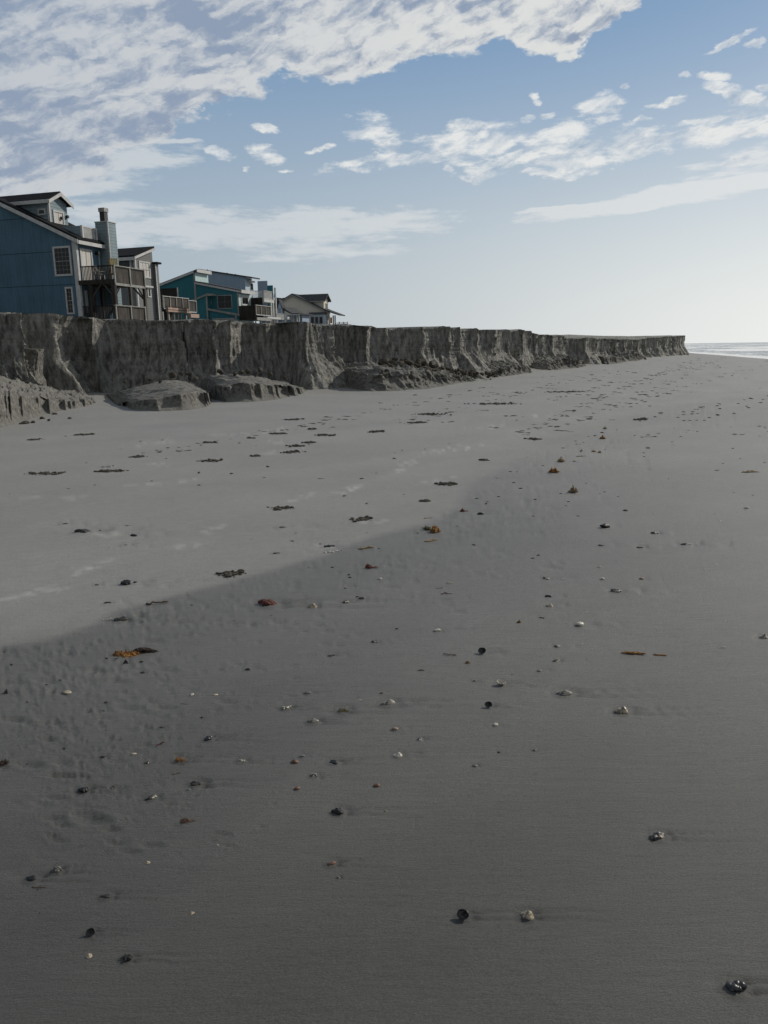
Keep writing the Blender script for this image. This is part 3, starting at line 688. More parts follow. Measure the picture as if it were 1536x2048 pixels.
# ------------------------------------------------------------------ sea
def sea_mat():
    m_, t, b = material('sea_water'); pos = t.new('ShaderNodeNewGeometry').outputs['Position']
    f1 = t.noise(t.vm('MULTIPLY', pos, (.6, 1.0, 1)), .16, 8, .72, .4); f2 = t.noise(pos, 1.4, 6, .7)
    at = t.new('ShaderNodeAttribute', attribute_name='surf')
    f = t.m('ADD', t.m('ADD', f1, t.m('MULTIPLY', t.m('SUBTRACT', f2, .5), 1.0)), t.m('MULTIPLY', at.outputs['Fac'], .38))
    foam = t.ss(f, .47, .62)  # surf foam, widened so its white also paints the sun glints
    t.put(b.inputs['Base Color'], t.mix(foam, (.24, .25, .25, 1), (.88, .88, .86, 1)))
    t.put(b.inputs['Roughness'], t.mix(foam, (.22,)*3+(1,), (.9,)*3+(1,)))
    b.inputs['IOR'].default_value = 1.33
    t.put(b.inputs['Normal'], t.bump(f2, .8, .25)); return m_
M_SEA = sea_mat()
ta = np.concatenate([np.linspace(-60, 12, 20)[:-1], np.linspace(12, 34, 420), np.linspace(34, 175, 60)[1:]])*math.pi/180
ra = np.concatenate([np.linspace(20, 90, 30)[:-1], 1/np.linspace(1/90., 1/700., 240), np.geomspace(720, 12000, 40)])
TA, RA = np.meshgrid(ta, ra); XW = RA*np.sin(TA); YW = RA*np.cos(TA)
sh = poly_sd(XW, YW, SHORE)
swell = smooth(sh, 0, 25)
ZW = -.97+swell*(.30*(1-np.abs(vn(sh*.075+.5*vn(XW*.02, YW*.02, 33), XW*.012+YW*.006, 34)))-.12)+.12*fbm(XW*.22, YW*.22, 35, 4)*smooth(sh, 0, 6)
ZW = np.where(RA > 900, -.97+.1*vn(XW*.02, YW*.02, 36), ZW)
surf = np.clip(1-np.abs(sh-1.5)/3.5, 0, 1)+.75*smooth(vn(sh*.075+.5*vn(XW*.02, YW*.02, 33), XW*.012+YW*.006, 34), .25, -.05)*smooth(vn(XW*.03, YW*.03, 37), -.3, .2)*smooth(sh, 200, 40)*swell
keep = (sh > -9) | (RA > 700)
ZW = np.where(keep, ZW, -2.2)
me = npmesh('sea', np.stack([XW, YW, ZW], -1).reshape(-1, 3), gridf(len(ra), len(ta))[:, ::-1], M_SEA)
a = me.attributes.new('surf', 'FLOAT', 'POINT'); a.data.foreach_set('value', surf.ravel().astype(np.float32))
tag(link('sea', me), 'choppy grey sea with white surf beyond the end of the scarp', 'sea', kind='structure')

# ------------------------------------------------------------------ slumped mounds against the scarp foot
def mound(label, pl, pr, yb, hts, back, seed, front=.22, cusp=.28, name='sand_mound', rough=1.0):
    """plan: front outline through photo foot points pl..pr (list of (px,py)); body runs back into the scarp. hts: crest height along the front."""
    pts = np.array([macro_hit(*p)[:2] for p in yb]); hs = np.array(hts, float)
    L = np.concatenate([[0], np.cumsum(np.hypot(*np.diff(pts, axis=0).T))]); n = 260; t = np.linspace(0, L[-1], n)
    fx = gk(np.interp(t, L, pts[:, 0]), 21); fy = gk(np.interp(t, L, pts[:, 1]), 21); hh = gk(np.interp(t, L, hs), 21)
    # cusped front: scallops bitten into the front face
    rc_ = random.Random(seed); cu = [0]
    while cu[-1] < L[-1]+2: cu.append(cu[-1]+rc_.choice([.18, .3, .55, .9])*rc_.uniform(.7, 1.3))
    cu = np.array(cu); ii = np.clip(np.searchsorted(cu, t)-1, 0, len(cu)-2); xx = (t-cu[ii])/(cu[ii+1]-cu[ii])
    bite = -cusp*(cu[ii+1]-cu[ii])*2.0*(4*xx*(1-xx))**.6*np.array([rc_.random()**1.2 for _ in cu])[ii]
    bd = np.array([-math.cos(.45), math.sin(.45)])*.35+np.array([-.1, 1])*.75; bd /= np.hypot(*bd)      # towards the scarp
    m = 110; w = np.concatenate([np.linspace(0, .35, 60), np.linspace(.36, 1, m-60)])[:, None]
    D = back
    lip = .55                                     # share of w spent on the steep front, by index
    e = np.clip(w/.30, 0, 1)                      # 0..1 up the front face
    ends = np.clip(np.minimum(t, L[-1]-t)/.9, 0, 1)**.6
    H_ = hh*ends
    zf = H_[None, :]*np.where(w < .30, .12*e**.7+.88*e**2.4, 1)
    run = np.where(w < .30, -.25*(1-e)**2+front*e**.75, front+(w-.30)/.70*D)
    top_rise = np.clip((w-.30)/.70, 0, 1)
    zt = zf+top_rise*(.30*H_[None, :]+.06)+(.09*rough*fbm(t[None, :]*1.6, run*1.6, seed+1, 4)+.12*rough*(np.abs(fbm(t[None, :]*2.2+run*1.1, run*.9, seed+9, 3))-.2)+.025*rough*fbm(t[None, :]*9, run*9, seed+2, 3))*smooth(w, .15, .35)
    b = bite[None, :]*smooth(w, .05, .24)*smooth(w, .40, .30)
    b = b+(.10*rough*fbm(t[None, :]*3, zt*4, seed+3, 4)+.05*rough*fbm(t[None, :]*11, zt*9, seed+4, 3))*smooth(w, .0, .1)
    run = run-b
    XX = fx[None, :]+bd[0]*run; YY = fy[None, :]+bd[1]*run
    base = zmacro(XX, YY)-.06
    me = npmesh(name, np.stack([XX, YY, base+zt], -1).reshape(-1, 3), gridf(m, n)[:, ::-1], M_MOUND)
    o = link(name, me); tag(o, label, 'sand mound', 'sand mounds slumped from the scarp'); return o
MO = [
 mound('rumpled slump of sand with sharp blades cut by the left edge', 0, 0, [(-160, 900), (-60, 872), (20, 852), (70, 838), (120, 828), (165, 822), (205, 812)], [.8, .85, .68, .52, .36, .26, .10], 3.2, 61, .85, .55, rough=1.1),
 mound('smooth rounded sand mound with a scalloped front, left of the other rounded one', 0, 0, [(222, 800), (238, 815), (275, 824), (330, 825), (380, 822), (420, 815), (432, 800)], [.04, .12, .28, .42, .52, .46, .26], 3.8, 62, .50, .80, rough=.45),
 mound('second rounded sand mound ending beside the tall light buttress', 0, 0, [(425, 800), (455, 806), (500, 806), (550, 802), (600, 793), (628, 783)], [.36, .54, .62, .54, .34, .10], 2.4, 63, .50, .80, rough=.7),
 mound('sand slope under the rubble of clods in the middle of the scarp', 0, 0, [(695, 778), (740, 783), (800, 782), (860, 777), (915, 769), (968, 763)], [.40, .62, .72, .62, .42, .16], 3.4, 64, .65, .30, rough=2.0),
 mound('low lumpy slump at the scarp foot right of the clod rubble', 0, 0, [(975, 759), (1010, 757), (1040, 751), (1075, 745)], [.2, .5, .6, .3], 2.4, 65, .5, .3, rough=1.8),
 mound('small slump mound before the far narrow stretch of scarp', 0, 0, [(1090, 742), (1120, 740), (1150, 737), (1180, 733)], [.3, .7, .8, .3], 3.0, 66, .5, .3, rough=1.8),
 mound('low smooth far mound lying in front of the distant scarp', 0, 0, [(1195, 728), (1215, 729), (1240, 727), (1258, 724)], [.3, .65, .6, .4], 3.0, 67, .5, .25),
 mound('pointed far mound nearest the end of the scarp', 0, 0, [(1256, 724), (1275, 723), (1300, 718)], [.3, 1.05, .3], 3.0, 68, .7, .3, rough=1.6),
]
# the standing slab at the left
def slab():
    x, y, z = macro_hit(36, 812); r_ = math.hypot(x, y)
    n, m = 60, 70; ph = np.linspace(0, 2*math.pi, n)[None, :]; w = np.linspace(0, 1, m)[:, None]
    zz = w*1.72; hw = (.36+.34*(1-w)**2+.10*w); hd = .26+.45*(1-w)**1.5
    k = np.abs(np.cos(ph))**.45*np.sign(np.cos(ph)); q = np.abs(np.sin(ph))**.45*np.sign(np.sin(ph))
    nz = .09*fbm(ph*1.2+3, w*3, 71, 4)+.04*fbm(ph*5, w*9, 72, 3)
    cap = smooth(w, 1.0, .985)
    XX = x+(k*(hw+nz)+.10*w)*cap+.05*w; YY = y+.35+q*(hd+nz)*cap+.35*w
    ZZ = z-.1+zz+.10*k*w
    ring = np.stack([XX, YY, ZZ], -1)
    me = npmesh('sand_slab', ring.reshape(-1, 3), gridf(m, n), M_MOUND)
    tag(link('sand_slab', me), 'tall slab of sand standing free before the scarp at the left', 'sand slab')
slab()

# clods
import bmesh
def rock_mesh(name, seed, mat, sub=2, amp=.25, flat=(1, 1, .6), facet=0, freq=1.6, sm=True):
    bm = bmesh.new(); bmesh.ops.create_icosphere(bm, subdivisions=sub, radius=.5)
    P_ = np.array([v_.co[:] for v_ in bm.verts]); rs = np.random.RandomState(seed)
    if facet:
        for _ in range(facet):
            n = rs.normal(size=3); n /= np.linalg.norm(n); d = rs.uniform(.26, .42); k = P_@n-d; k = np.where(k > 0, k, 0); P_ -= k[:, None]*n*.92
    o = rs.uniform(0, 50, 3)
    f = fbm(P_[:, 0]*freq*2+o[0]+P_[:, 2], P_[:, 1]*freq*2+o[1]-P_[:, 2]*1.3, seed, 3)
    P_ *= (1+amp*f)[:, None]; P_ *= np.array(flat)
    for v_, p in zip(bm.verts, P_): v_.co = p
    me = bpy.data.meshes.new(name); bm.to_mesh(me); bm.free(); me.materials.append(mat)
    if sm: me.polygons.foreach_set('use_smooth', [True]*len(me.polygons))
    return me
M_CLOD = simple('clod_sand', (.105, .094, .076), .95, .5, 5, .8, .02, .1)
clods = [rock_mesh('sand_clod', 200+i, M_CLOD, 3, .45, (1, .9, .75), 6, 1.5, sm=(i % 2 == 0)) for i in range(7)]
def clod(px, py, w, label, group, lift=0, dist=None):
    x, y, z = macro_hit(px, py)
    if dist is not None:
        d = ray(px, py); d = d/math.hypot(d[0], d[1]); x, y, z = d[0]*dist, d[1]*dist, EYE+d[2]*dist
    s_ = w/FPX*math.hypot(x, y)
    o = link('sand_clod', G_R.choice(clods), None, (x, y, z+s_*.1)); o.rotation_euler = (G_R.uniform(-.4, .4), G_R.uniform(-.4, .4), G_R.uniform(0, 6.3))
    o.scale = (s_*G_R.uniform(.8, 1.2), s_*G_R.uniform(.7, 1.1), s_*G_R.uniform(.7, 1.25)); tag(o, label, 'sand clod', group)
def foot_dist(px, yb): return math.hypot(*macro_hit(px, yb)[:2])
for k in range(150):
    px = G_R.uniform(765, 950); t = (px-765)/185; ytop = 712+t*32; ybot = 758+t*12
    q = G_R.random(); py = ytop+(ybot-ytop)*q
    d_ = foot_dist(px, 779-t*14)+.55+3.0*(1-q)*(1-.35*t)
    clod(px, py, (5+13*G_R.random()**1.7)*(1.15-.2*t), 'dark clod in the rubble heaped against the middle of the scarp', 'clods of the rubble heap', dist=d_)
for k in range(46):
    px = G_R.uniform(900, 990); t = (px-900)/90; clod(px, G_R.uniform(738+8*t, 762-2*t), G_R.uniform(4, 10), 'dark clod at the thin right end of the rubble heap', 'clods at the end of the rubble heap', dist=foot_dist(px, 764-3*t)+G_R.uniform(0, 1.5))
for px, py, w in [(345, 752, 14), (362, 748, 10), (378, 750, 16), (392, 758, 12), (300, 760, 7), (320, 764, 8), (250, 764, 7), (225, 760, 6)]:
    clod(px, py, w, 'pointed clod on the crest of the scalloped left mound', 'clods on the scalloped mound', dist=foot_dist(px, 822)+2.1)
for px, py, w in [(441, 745, 14), (470, 748, 13), (482, 745, 10), (495, 744, 14), (512, 750, 12), (540, 750, 10), (570, 757, 9), (520, 741, 12)]:
    clod(px, py, w, 'pointed clod on the crest of the mound beside the light buttress', 'clods on the second mound', dist=foot_dist(px, 804)+1.6)
for px, py, w in [(30, 842, 16), (48, 848, 14), (85, 838, 12), (12, 850, 15), (110, 830, 10), (66, 846, 10), (140, 838, 7), (-5, 846, 20), (98, 842, 8)]:
    clod(px, py, w, 'clod fallen at the foot of the slump by the left edge', 'clods at the left slump')
for px, py, w in [(1128, 738, 9), (1142, 737, 8), (1155, 736, 7), (1282, 720, 9), (1290, 720, 7), (1365, 708, 8), (1372, 710, 6), (1215, 729, 6), (1100, 741, 7), (1060, 747, 6)]:
    clod(px, py, w, 'small clod at the foot of the far scarp', 'clods at the far scarp foot')

# ------------------------------------------------------------------ finds on the sand
def gmat(*a, **k): return simple(*a, **k)
MT = dict(
 black=gmat('wet_black_stone', (.014, .013, .012), .50, .5, 9, .4, .004, .35),
 dark=gmat('dark_stone', (.032, .029, .025), .65, .5, 7, .4, .004, .5),
 pale_top=gmat('banded_stone', (.42, .37, .29), .45, 0, 2.3, .3, .004, .5, (.030, .029, .027), ramp=(.50, .58)),
 tan=gmat('tan_pebble', (.30, .22, .16), .5, .4, 4), brown=gmat('brown_pebble', (.15, .075, .045), .5, .5, 5),
 red=gmat('red_brick', (.115, .032, .024), .8, .6, 8, .6, .01), grey=gmat('grey_pebble', (.16, .16, .15), .5, .6, 6),
 green=gmat('greenish_pebble', (.16, .17, .13), .5, .4, 6), white=gmat('white_shell', (.56, .52, .44), .35, .35, 5, .3, .003),
 cream=gmat('cream_shell', (.54, .45, .32), .3, .75, 3.2, .5, .004), blackshell=gmat('black_shell', (.022, .020, .020), .32, .6, 5, .3, .003, .7),
 silver=gmat('silver_shell', (.52, .47, .38), .35, 0, 3.5, .5, .004, .6, (.06, .06, .055), (1, 4, 1), (.40, .62)),
 orange=gmat('orange_weed', (.42, .20, .045), .6, .7, 14), tanweed=gmat('tan_weed', (.34, .24, .12), .65, .6, 10),
 redweed=gmat('red_weed', (.13, .022, .016), .55, .6, 12), olive=gmat('olive_weed', (.20, .17, .07), .65, .6, 10), green_w=gmat('green_weed', (.10, .10, .03), .6, .6, 8),
 darkweed=gmat('dark_weed', (.045, .025, .016), .5, .5, 10), stick=gmat('brown_wood', (.13, .085, .05), .7, .5, 6, .5, .004, .3, None, (1, 8, 8)),
 crust=gmat('dried_crust', (.42, .41, .38), .9, .55, 9, .6, .01))
def shell_mesh(name, seed, mat, ribs=9, up=False, asp=.75, dome=.35, broken=.12):
    rs = np.random.RandomState(seed); nr, na = 14, 40
    r = np.linspace(0.02, 1, nr)[:, None]; a_ = np.linspace(0, 2*math.pi, na, endpoint=False)[None, :]
    edge = 1+broken*(fbm(np.cos(a_)*1.7+seed, np.sin(a_)*1.7, seed, 3)*2)+.10*np.cos(a_)
    rad_ = .5*r*edge; x = rad_*np.cos(a_); y = rad_*np.sin(a_)*asp
    rib = .022*np.cos(ribs*np.arctan2(y, x+.62)*2.6)*r+.018*np.cos(r*22)
    z = dome*(1-r**2.2)**.8*(.8+.3*np.cos(a_))+rib+.05*fbm(x*4+seed, y*4, seed, 2)
    top = np.stack([x, y, z], -1).reshape(-1, 3); bot = top*np.array([.93, .93, 1])-np.array([0, 0, .045])
    V_ = np.vstack([top, bot]); F_ = []
    for lay, rev in ((0, 0), (nr*na, 1)):
        for i in range(nr-1):
            for j in range(na):
                q = [lay+i*na+j, lay+(i+1)*na+j, lay+(i+1)*na+(j+1) % na, lay+i*na+(j+1) % na]; F_.append(q[::-1] if rev else q)
    for j in range(na): q = [(nr-1)*na+j, nr*na+(nr-1)*na+j, nr*na+(nr-1)*na+(j+1) % na, (nr-1)*na+(j+1) % na]; F_.append(q)
    if up: V_ = V_*np.array([1, 1, -1])+np.array([0, 0, dome])
    return npmesh(name, V_, F_, mat)
def strands(mb, rs, n, L, rad_, spread=1.0, center=(0, 0, 0), dirn=None, arch=.12, curl=.5):
    for _ in range(n):
        a_ = rs.uniform(0, 2*math.pi) if dirn is None else dirn+rs.normal()*spread*.3
        p = np.array(center)+np.array([rs.normal()*.12*L, rs.normal()*.08*L, abs(rs.normal())*.03*L]); pts = [p.copy()]; l = L*rs.uniform(.4, 1)
        for i in range(5):
            a_ += rs.normal()*curl; p = p+np.array([math.cos(a_), math.sin(a_), 0])*l/5; q = p.copy(); q[2] = abs(rs.normal())*arch*L*(1-abs(i-2)/3)+rad_; pts.append(q)
        mb.tube(pts, [rad_*f for f in (1, 1.1, 1, .9, .7, .35)], 4)
def merge_rocks(name, seed, mats, n, spread, sz, flatz=.7, elong=1.0):
    mb = MB(); rs = np.random.RandomState(seed)
    for i in range(n):
        me = rock_mesh('tmp', seed*31+i, mats, 1, .4, (1, .8, flatz), 3); s_ = sz*rs.uniform(.45, 1.2); c_ = np.array([rs.normal()*spread*elong, rs.normal()*spread*.5, s_*.12])
        a_ = rs.uniform(0, 6.3); ca, sa = math.cos(a_), math.sin(a_)
        mb.add([(c_[0]+s_*(v_.co.x*ca-v_.co.y*sa), c_[1]+s_*(v_.co.x*sa+v_.co.y*ca), c_[2]+s_*v_.co.z) for v_ in me.vertices], [tuple(p.vertices) for p in me.polygons])
        bpy.data.meshes.remove(me)
    return mb
KN = dict(black='stone', pale_top='stone', black_flat='flat_pebble', grey='pebble', tan='pebble', brown='pebble', green_pebble='pebble', pyramid='stone', red_round='pebble', white_pebble='pebble',
          brick='brick_lump', stub='burnt_block', slate_red='slate', oyster='oyster_shell', clam='clam_shell', cup='clam_shell', clam_small='shell', long_shell='razor_shell', tan_shell='shell', black_shell='mussel_shell',
          sliver='shell_chip', cluster_black='mussel_cluster', grey_cluster='shell_cluster', twig='twig', twig_red='twig', stick='stick', flat_pale='dried_crust', big_weed='seaweed', )
CAT = dict(stone='stone', flat_pebble='pebble', pebble='pebble', brick_lump='brick', burnt_block='charred wood', slate='stone', oyster_shell='shell', clam_shell='shell', shell='shell', razor_shell='shell', mussel_shell='shell',
           shell_chip='shell', mussel_cluster='shell cluster', shell_cluster='shell cluster', twig='twig', stick='stick', dried_crust='crust', seaweed='seaweed')
def find_mesh(k, seed, nm):
    rs = np.random.RandomState(seed)
    if k == 'black': return rock_mesh(nm, seed, MT['black'], 4, .5, (1, .72, .48), 5, 2.2), .06
    if k == 'pale_top': return rock_mesh(nm, seed, MT['pale_top'], 4, .55, (1, .68, .44), 5, 2.2), .05
    if k == 'black_flat': return rock_mesh(nm, seed, MT['dark'] if seed % 2 else MT['black'], 3, .6, (1, .6, .26), 5, 2.2), .03
    if k == 'grey': return rock_mesh(nm, seed, MT['grey'], 3, .25, (1, .75, .45), 2), .07
    if k == 'tan': return rock_mesh(nm, seed, MT['tan'], 3, .12, (1, .7, .55), 0), .12
    if k in ('brown', 'red_round'): return rock_mesh(nm, seed, MT['brown'], 3, .2, (1, .75, .55), 2), .12
    if k == 'green_pebble': return rock_mesh(nm, seed, MT['green'], 3, .2, (1, .75, .5), 2), .1
    if k == 'white_pebble': return rock_mesh(nm, seed, MT['white'], 3, .3, (1, .8, .6), 3), .12
    if k == 'clam_small': return rock_mesh(nm, seed, MT['cream'], 3, .1, (1, .6, .28), 0), .05
    if k == 'pyramid':
        mb = MB(); mb.add([(-.5, -.3, -.1), (.5, -.35, -.1), (.42, .3, -.1), (-.4, .35, -.1), (.02, 0, .62), (-.2, .05, .4), (.25, -.05, .35)], [(0, 1, 6, 4, 5), (1, 2, 6), (2, 3, 5, 4, 6), (3, 0, 5), (3, 2, 1, 0)])
        o = mb.build(nm, MT['dark'], bevel=.05); me = o.data; bpy.data.objects.remove(o); return me, .05
    if k == 'brick': return rock_mesh(nm, seed, MT['red'], 4, .7, (1, .7, .42), 7, 2.6), .05
    if k == 'slate_red': return rock_mesh(nm, seed, MT['brown'], 2, .35, (1, .5, .25), 4), .05
    if k == 'stub': return rock_mesh(nm, seed, MT['black'], 3, .3, (1, .55, .42), 6, 2.0), .15
    if k == 'oyster': return shell_mesh(nm, seed, MT['cream'] if seed % 3 else MT['silver'], 5, False, .72, .42, .22), .0
    if k == 'clam': return shell_mesh(nm, seed, MT['white'], 11, False, .75, .36, .05), .0
    if k == 'cup': return shell_mesh(nm, seed, MT['white'], 11, True, .7, .34, .05), .0
    if k == 'tan_shell': return shell_mesh(nm, seed, MT['cream'], 7, False, .6, .35, .15), -.02
    if k == 'long_shell': return shell_mesh(nm, seed, MT['silver'], 4, False, .42, .30, .10), .0
    if k == 'black_shell': return shell_mesh(nm, seed, MT['blackshell'], 5, True, .8, .32, .08), .05
    if k == 'sliver': return shell_mesh(nm, seed, MT['white'], 4, False, .30, .20, .20), .02
    if k == 'cluster_black': mb = merge_rocks(nm, seed, MT['blackshell'], 16, .20, .48); M_ = MT['blackshell']
    elif k == 'grey_cluster': mb = merge_rocks(nm, seed, MT['silver'], 14, .22, .36); M_ = MT['silver']
    elif k == 'flat_pale': mb = merge_rocks(nm, seed, MT['crust'], 18, .24, .26, .25, 1.2); M_ = MT['crust']
    elif k in ('stick', 'twig', 'twig_red', 'hook_red'):
        mb = MB(); w_ = {'stick': .045, 'twig': .02, 'twig_red': .03, 'hook_red': .06}[k]
        if k == 'hook_red': pts = [(.5*math.cos(t), .28*math.sin(t), .12+.08*math.sin(t*2)) for t in np.linspace(.9, 4.2, 9)]
        else: pts = [(-.5+i/7, .06*rs.normal(), .03+.03*abs(rs.normal())) for i in range(8)]
        mb.tube(pts, [w_*f for f in np.linspace(1.1, .5, len(pts))], 7)
        for _ in range(3 if k != 'stick' else 1):
            a0 = pts[rs.randint(2, 6)]; mb.tube([a0, (a0[0]+.12, a0[1]+rs.normal()*.1, a0[2]+.05), (a0[0]+.22, a0[1]+rs.normal()*.15, .02)], [w_*.6, w_*.45, w_*.2], 5)
        M_ = MT['redweed'] if 'red' in k else MT['stick']
    else:
        mb = MB()
        cfg = {'sprig_olive': (34, .42, .014, 'olive'), 'red_bit': (12, .40, .035, 'redweed'), 'knot_orange': (46, .34, .035, 'orange'), 'tuft_orange': (60, .42, .014, 'orange'), 'sprig_red': (40, .40, .014, 'brown'),
               'tuft_dark': (60, .40, .016, 'darkweed'), 'red_weed': (60, .36, .032, 'redweed'), 'weed_tan': (50, .40, .026, 'tanweed'), 'weed_orange': (70, .38, .030, 'orange'), 'weed_green': (46, .42, .028, 'green_w'),
               'blade_orange': (9, .5, .028, 'orange'), 'flat_weed': (12, .5, .020, 'tanweed')}[k]
        n, L2, r2, mt = cfg
        if k in ('blade_orange', 'flat_weed'):
            for _ in range(n):
                y0 = rs.normal()*.05; pts = [(x_+rs.normal()*.03, y0+.05*math.sin(x_*5+rs.uniform(0, 2))+.02*rs.normal(), .03+.02*abs(rs.normal())) for x_ in np.linspace(-.5+rs.uniform(0, .3), .5-rs.uniform(0, .3), 7)]
                mb.tube(pts, [r2*.5, r2, r2*1.3, r2*1.2, r2, r2*.8, r2*.4], 5)
        else:
            strands(mb, rs, n, L2, r2, arch=.25)
            if k in ('weed_orange', 'weed_tan', 'red_weed', 'knot_orange'): strands(mb, rs, n//2, L2*.8, r2*1.2, arch=.5)
            if k in ('tuft_orange', 'sprig_olive', 'sprig_red', 'red_weed', 'weed_green'): strands(mb, rs, 12, .8, r2*.7, center=(.1, 0, .02), dirn=0, arch=.03, curl=.15)
        M_ = MT[mt]
    o = mb.build(nm, M_, sm=True); me = o.data; bpy.data.objects.remove(o); return me, .03
for i, (x, y, z, size, k, lab) in enumerate(IT):
    nm = KN.get(k, 'seaweed'); cat = CAT[nm]
    if k == 'big_weed':
        e = bpy.data.objects.new('seaweed', None); COL.objects.link(e); e.location = (x-size*.12, y, z); tag(e, lab, 'seaweed')
        rs = np.random.RandomState(3); mb = MB(); s_ = size
        for c_, n_ in (((-.10*s_, .02*s_, .0), 200), ((.16*s_, -.03*s_, 0), 260), ((.03*s_, .0, 0), 80), ((-.16*s_, .04*s_, 0), 60), ((.25*s_, .0, 0), 90)): strands(mb, rs, n_, .17*s_, .0032, center=c_, arch=.22, curl=.9)
        mb.build('frond', MT['orange'], e)
        mb = MB()
        for _ in range(22):
            x0 = rs.uniform(.12, .3)*s_; L3 = rs.uniform(.3, .55)*s_; y1 = rs.uniform(.10, .22)*s_
            mb.tube([(x0, .03*s_+rs.normal()*.01*s_, .012), (x0+L3*.3, y1*.7, .02+.012*rs.random()), (x0+L3*.6, y1, .012+.012*rs.random()), (x0+L3, y1+rs.normal()*.02*s_, .005)], [.005, .006, .005, .002], 5)
        mb.build('stem', MT['darkweed'], e); continue
    me, lift = find_mesh(k, 1000+i*7, nm)
    o = link(nm, me, None, (x, y, z+lift*size)); o.scale = (size,)*3; tag(o, lab, cat)
    a_ = G_R.uniform(-.5, .5)
    if k in ('black', 'pale_top', 'grey', 'oyster', 'white_pebble', 'cluster_black', 'knot_orange', 'weed_orange'): a_ = G_R.uniform(-.8, .8)
    if k in ('stick', 'blade_orange', 'flat_weed', 'twig', 'twig_red'): a_ = -.25 if k == 'blade_orange' else G_R.uniform(-.2, .5)
    ty_ = 0
    if k == 'black_shell': o.rotation_euler = (R(58), R(-12), a_); o.location.z += .18*size
    elif k in ('cup',): o.rotation_euler = (R(8), R(6), a_)
    elif k in ('oyster', 'long_shell'): o.rotation_euler = (R(G_R.uniform(-6, 14)), R(G_R.uniform(-4, 10)), a_)
    else: o.rotation_euler = (0, 0, a_)
# trodden, kicked-up sand of the footprints
mb = MB(); rs = np.random.RandomState(77); tm_ = [rock_mesh('tmp', 700+i, None, 1, .4, (1, .7, .5), 3) for i in range(6)]
for (x, y) in FOOT:
    z = float(G0(np.array(x), np.array(y))); f_ = rs.uniform(.5, 1.15)*(.62+.008*y)
    for j in range(rs.randint(2, 5)):
        me = tm_[rs.randint(6)]; s_ = rs.uniform(.05, .14)*f_; cx, cy = x+rs.normal()*.09*f_, y+rs.normal()*.10; a_ = rs.uniform(-.5, .5); ca, sa = math.cos(a_), math.sin(a_)
        mb.add([(cx+s_*1.5*(v_.co.x*ca-v_.co.y*sa), cy+s_*(v_.co.x*sa+v_.co.y*ca), z+s_*.05+s_*.6*v_.co.z) for v_ in me.vertices], [tuple(p.vertices) for p in me.polygons])
tag(mb.build('trodden_sand', M_CLOD), 'dark kicked up sand of the footprint trails on the far beach', 'footprints', kind='stuff')
# clod and debris patches on the pale sand: individually lying patches
for i, (px, py, w, lab) in enumerate(PATCH):
    x, y, z = hit(px, py); size = w/FPX*math.hypot(x, y)
    n = int(40+w*1.1); rs = np.random.RandomState(500+i); mb = MB(); dpth = size*(.75 if w < 60 else .5)
    for j in range(n):
        me = rock_mesh('tmp', 3000+i*97+j, None, 1, .5, (1, .7, .5), 3); s_ = (.016+.050*rs.random_sample()**3)*(1+.055*y)*.60
        cx, cy = rs.normal()*size*.22, rs.normal()*dpth*.22; cx = max(min(cx, size*.52), -size*.52)
        cz = s_*.22; a_ = rs.uniform(0, 6.3); ca, sa = math.cos(a_), math.sin(a_)
        mb.add([(cx+s_*1.3*(v_.co.x*ca-v_.co.y*sa), cy+s_*(v_.co.x*sa+v_.co.y*ca), cz+s_*v_.co.z) for v_ in me.vertices], [tuple(p.vertices) for p in me.polygons]); bpy.data.meshes.remove(me)
    o = mb.build('clod_patch', MT['crust'] if 'pale' in lab or 'crust' in lab else M_CLOD, None, sm=False); o.location = (x, y, z); tag(o, lab, 'clod patch', 'patches of clods on the pale sand')
# small specks: chips and grains, each a thing
sp_m = {'dark_grain': [rock_mesh('shell_grain', 900+i, MT['dark'] if i % 2 else MT['black'], 1, .3, (1, .6, .35), 2) for i in range(5)], 'pale_grain': [rock_mesh('shell_grain', 950+i, MT['white'], 1, .3, (1, .7, .4), 2) for i in range(3)],
        'brown_grain': [rock_mesh('shell_grain', 970+i, MT['tanweed'], 1, .4, (1, .5, .3), 2) for i in range(2)]}
def speck(x, y, px_w, kind, lab, grp):
    s_ = px_w/FPX*math.hypot(x, y); o = link('shell_grain', G_R.choice(sp_m[kind]), None, (x, y, float(G0(np.array(x), np.array(y)))+s_*.12)); o.scale = (s_*1.15, s_*.9, s_*G_R.uniform(.45, .8)); o.rotation_euler = (0, 0, G_R.uniform(-.7, .7))
    tag(o, lab, 'grain', grp)
for x, y in swash_band(110, .05, 1.6): speck(x, y, G_R.uniform(4, 9), 'dark_grain', 'tiny dark chip strewn in the dimpled band beside the swash edge', 'dark chips of the dimpled band')
for k in range(34):
    x, y, _ = hit(G_R.uniform(1020, 1540), 830+210*G_R.random()**1.3); speck(x, y, G_R.uniform(3.5, 7), 'dark_grain', 'tiny dark chip strewn over the upper right beach', 'dark chips of the upper right beach')
for k in range(20):
    x, y, _ = hit(G_R.uniform(1000, 1540), G_R.uniform(860, 1300)); speck(x, y, G_R.uniform(3, 5.5), 'pale_grain', 'tiny white chip strewn over the right beach', 'white chips of the right beach')
for k in range(22):
    x, y, _ = hit(G_R.uniform(40, 1500), G_R.uniform(1320, 2000)); speck(x, y, G_R.uniform(3, 5), 'dark_grain', 'tiny grain lying loose on the dark lower beach', 'grains of the lower beach')
for k in range(46):
    x, y, _ = hit(G_R.uniform(10, 900), G_R.uniform(870, 1120)); 
    if poly_sd(np.array(x), np.array(y), SWASH) < 0: speck(x, y, G_R.uniform(3.5, 7), 'dark_grain', 'tiny dark chip strewn over the pale upper sheet', 'dark chips of the pale sheet')

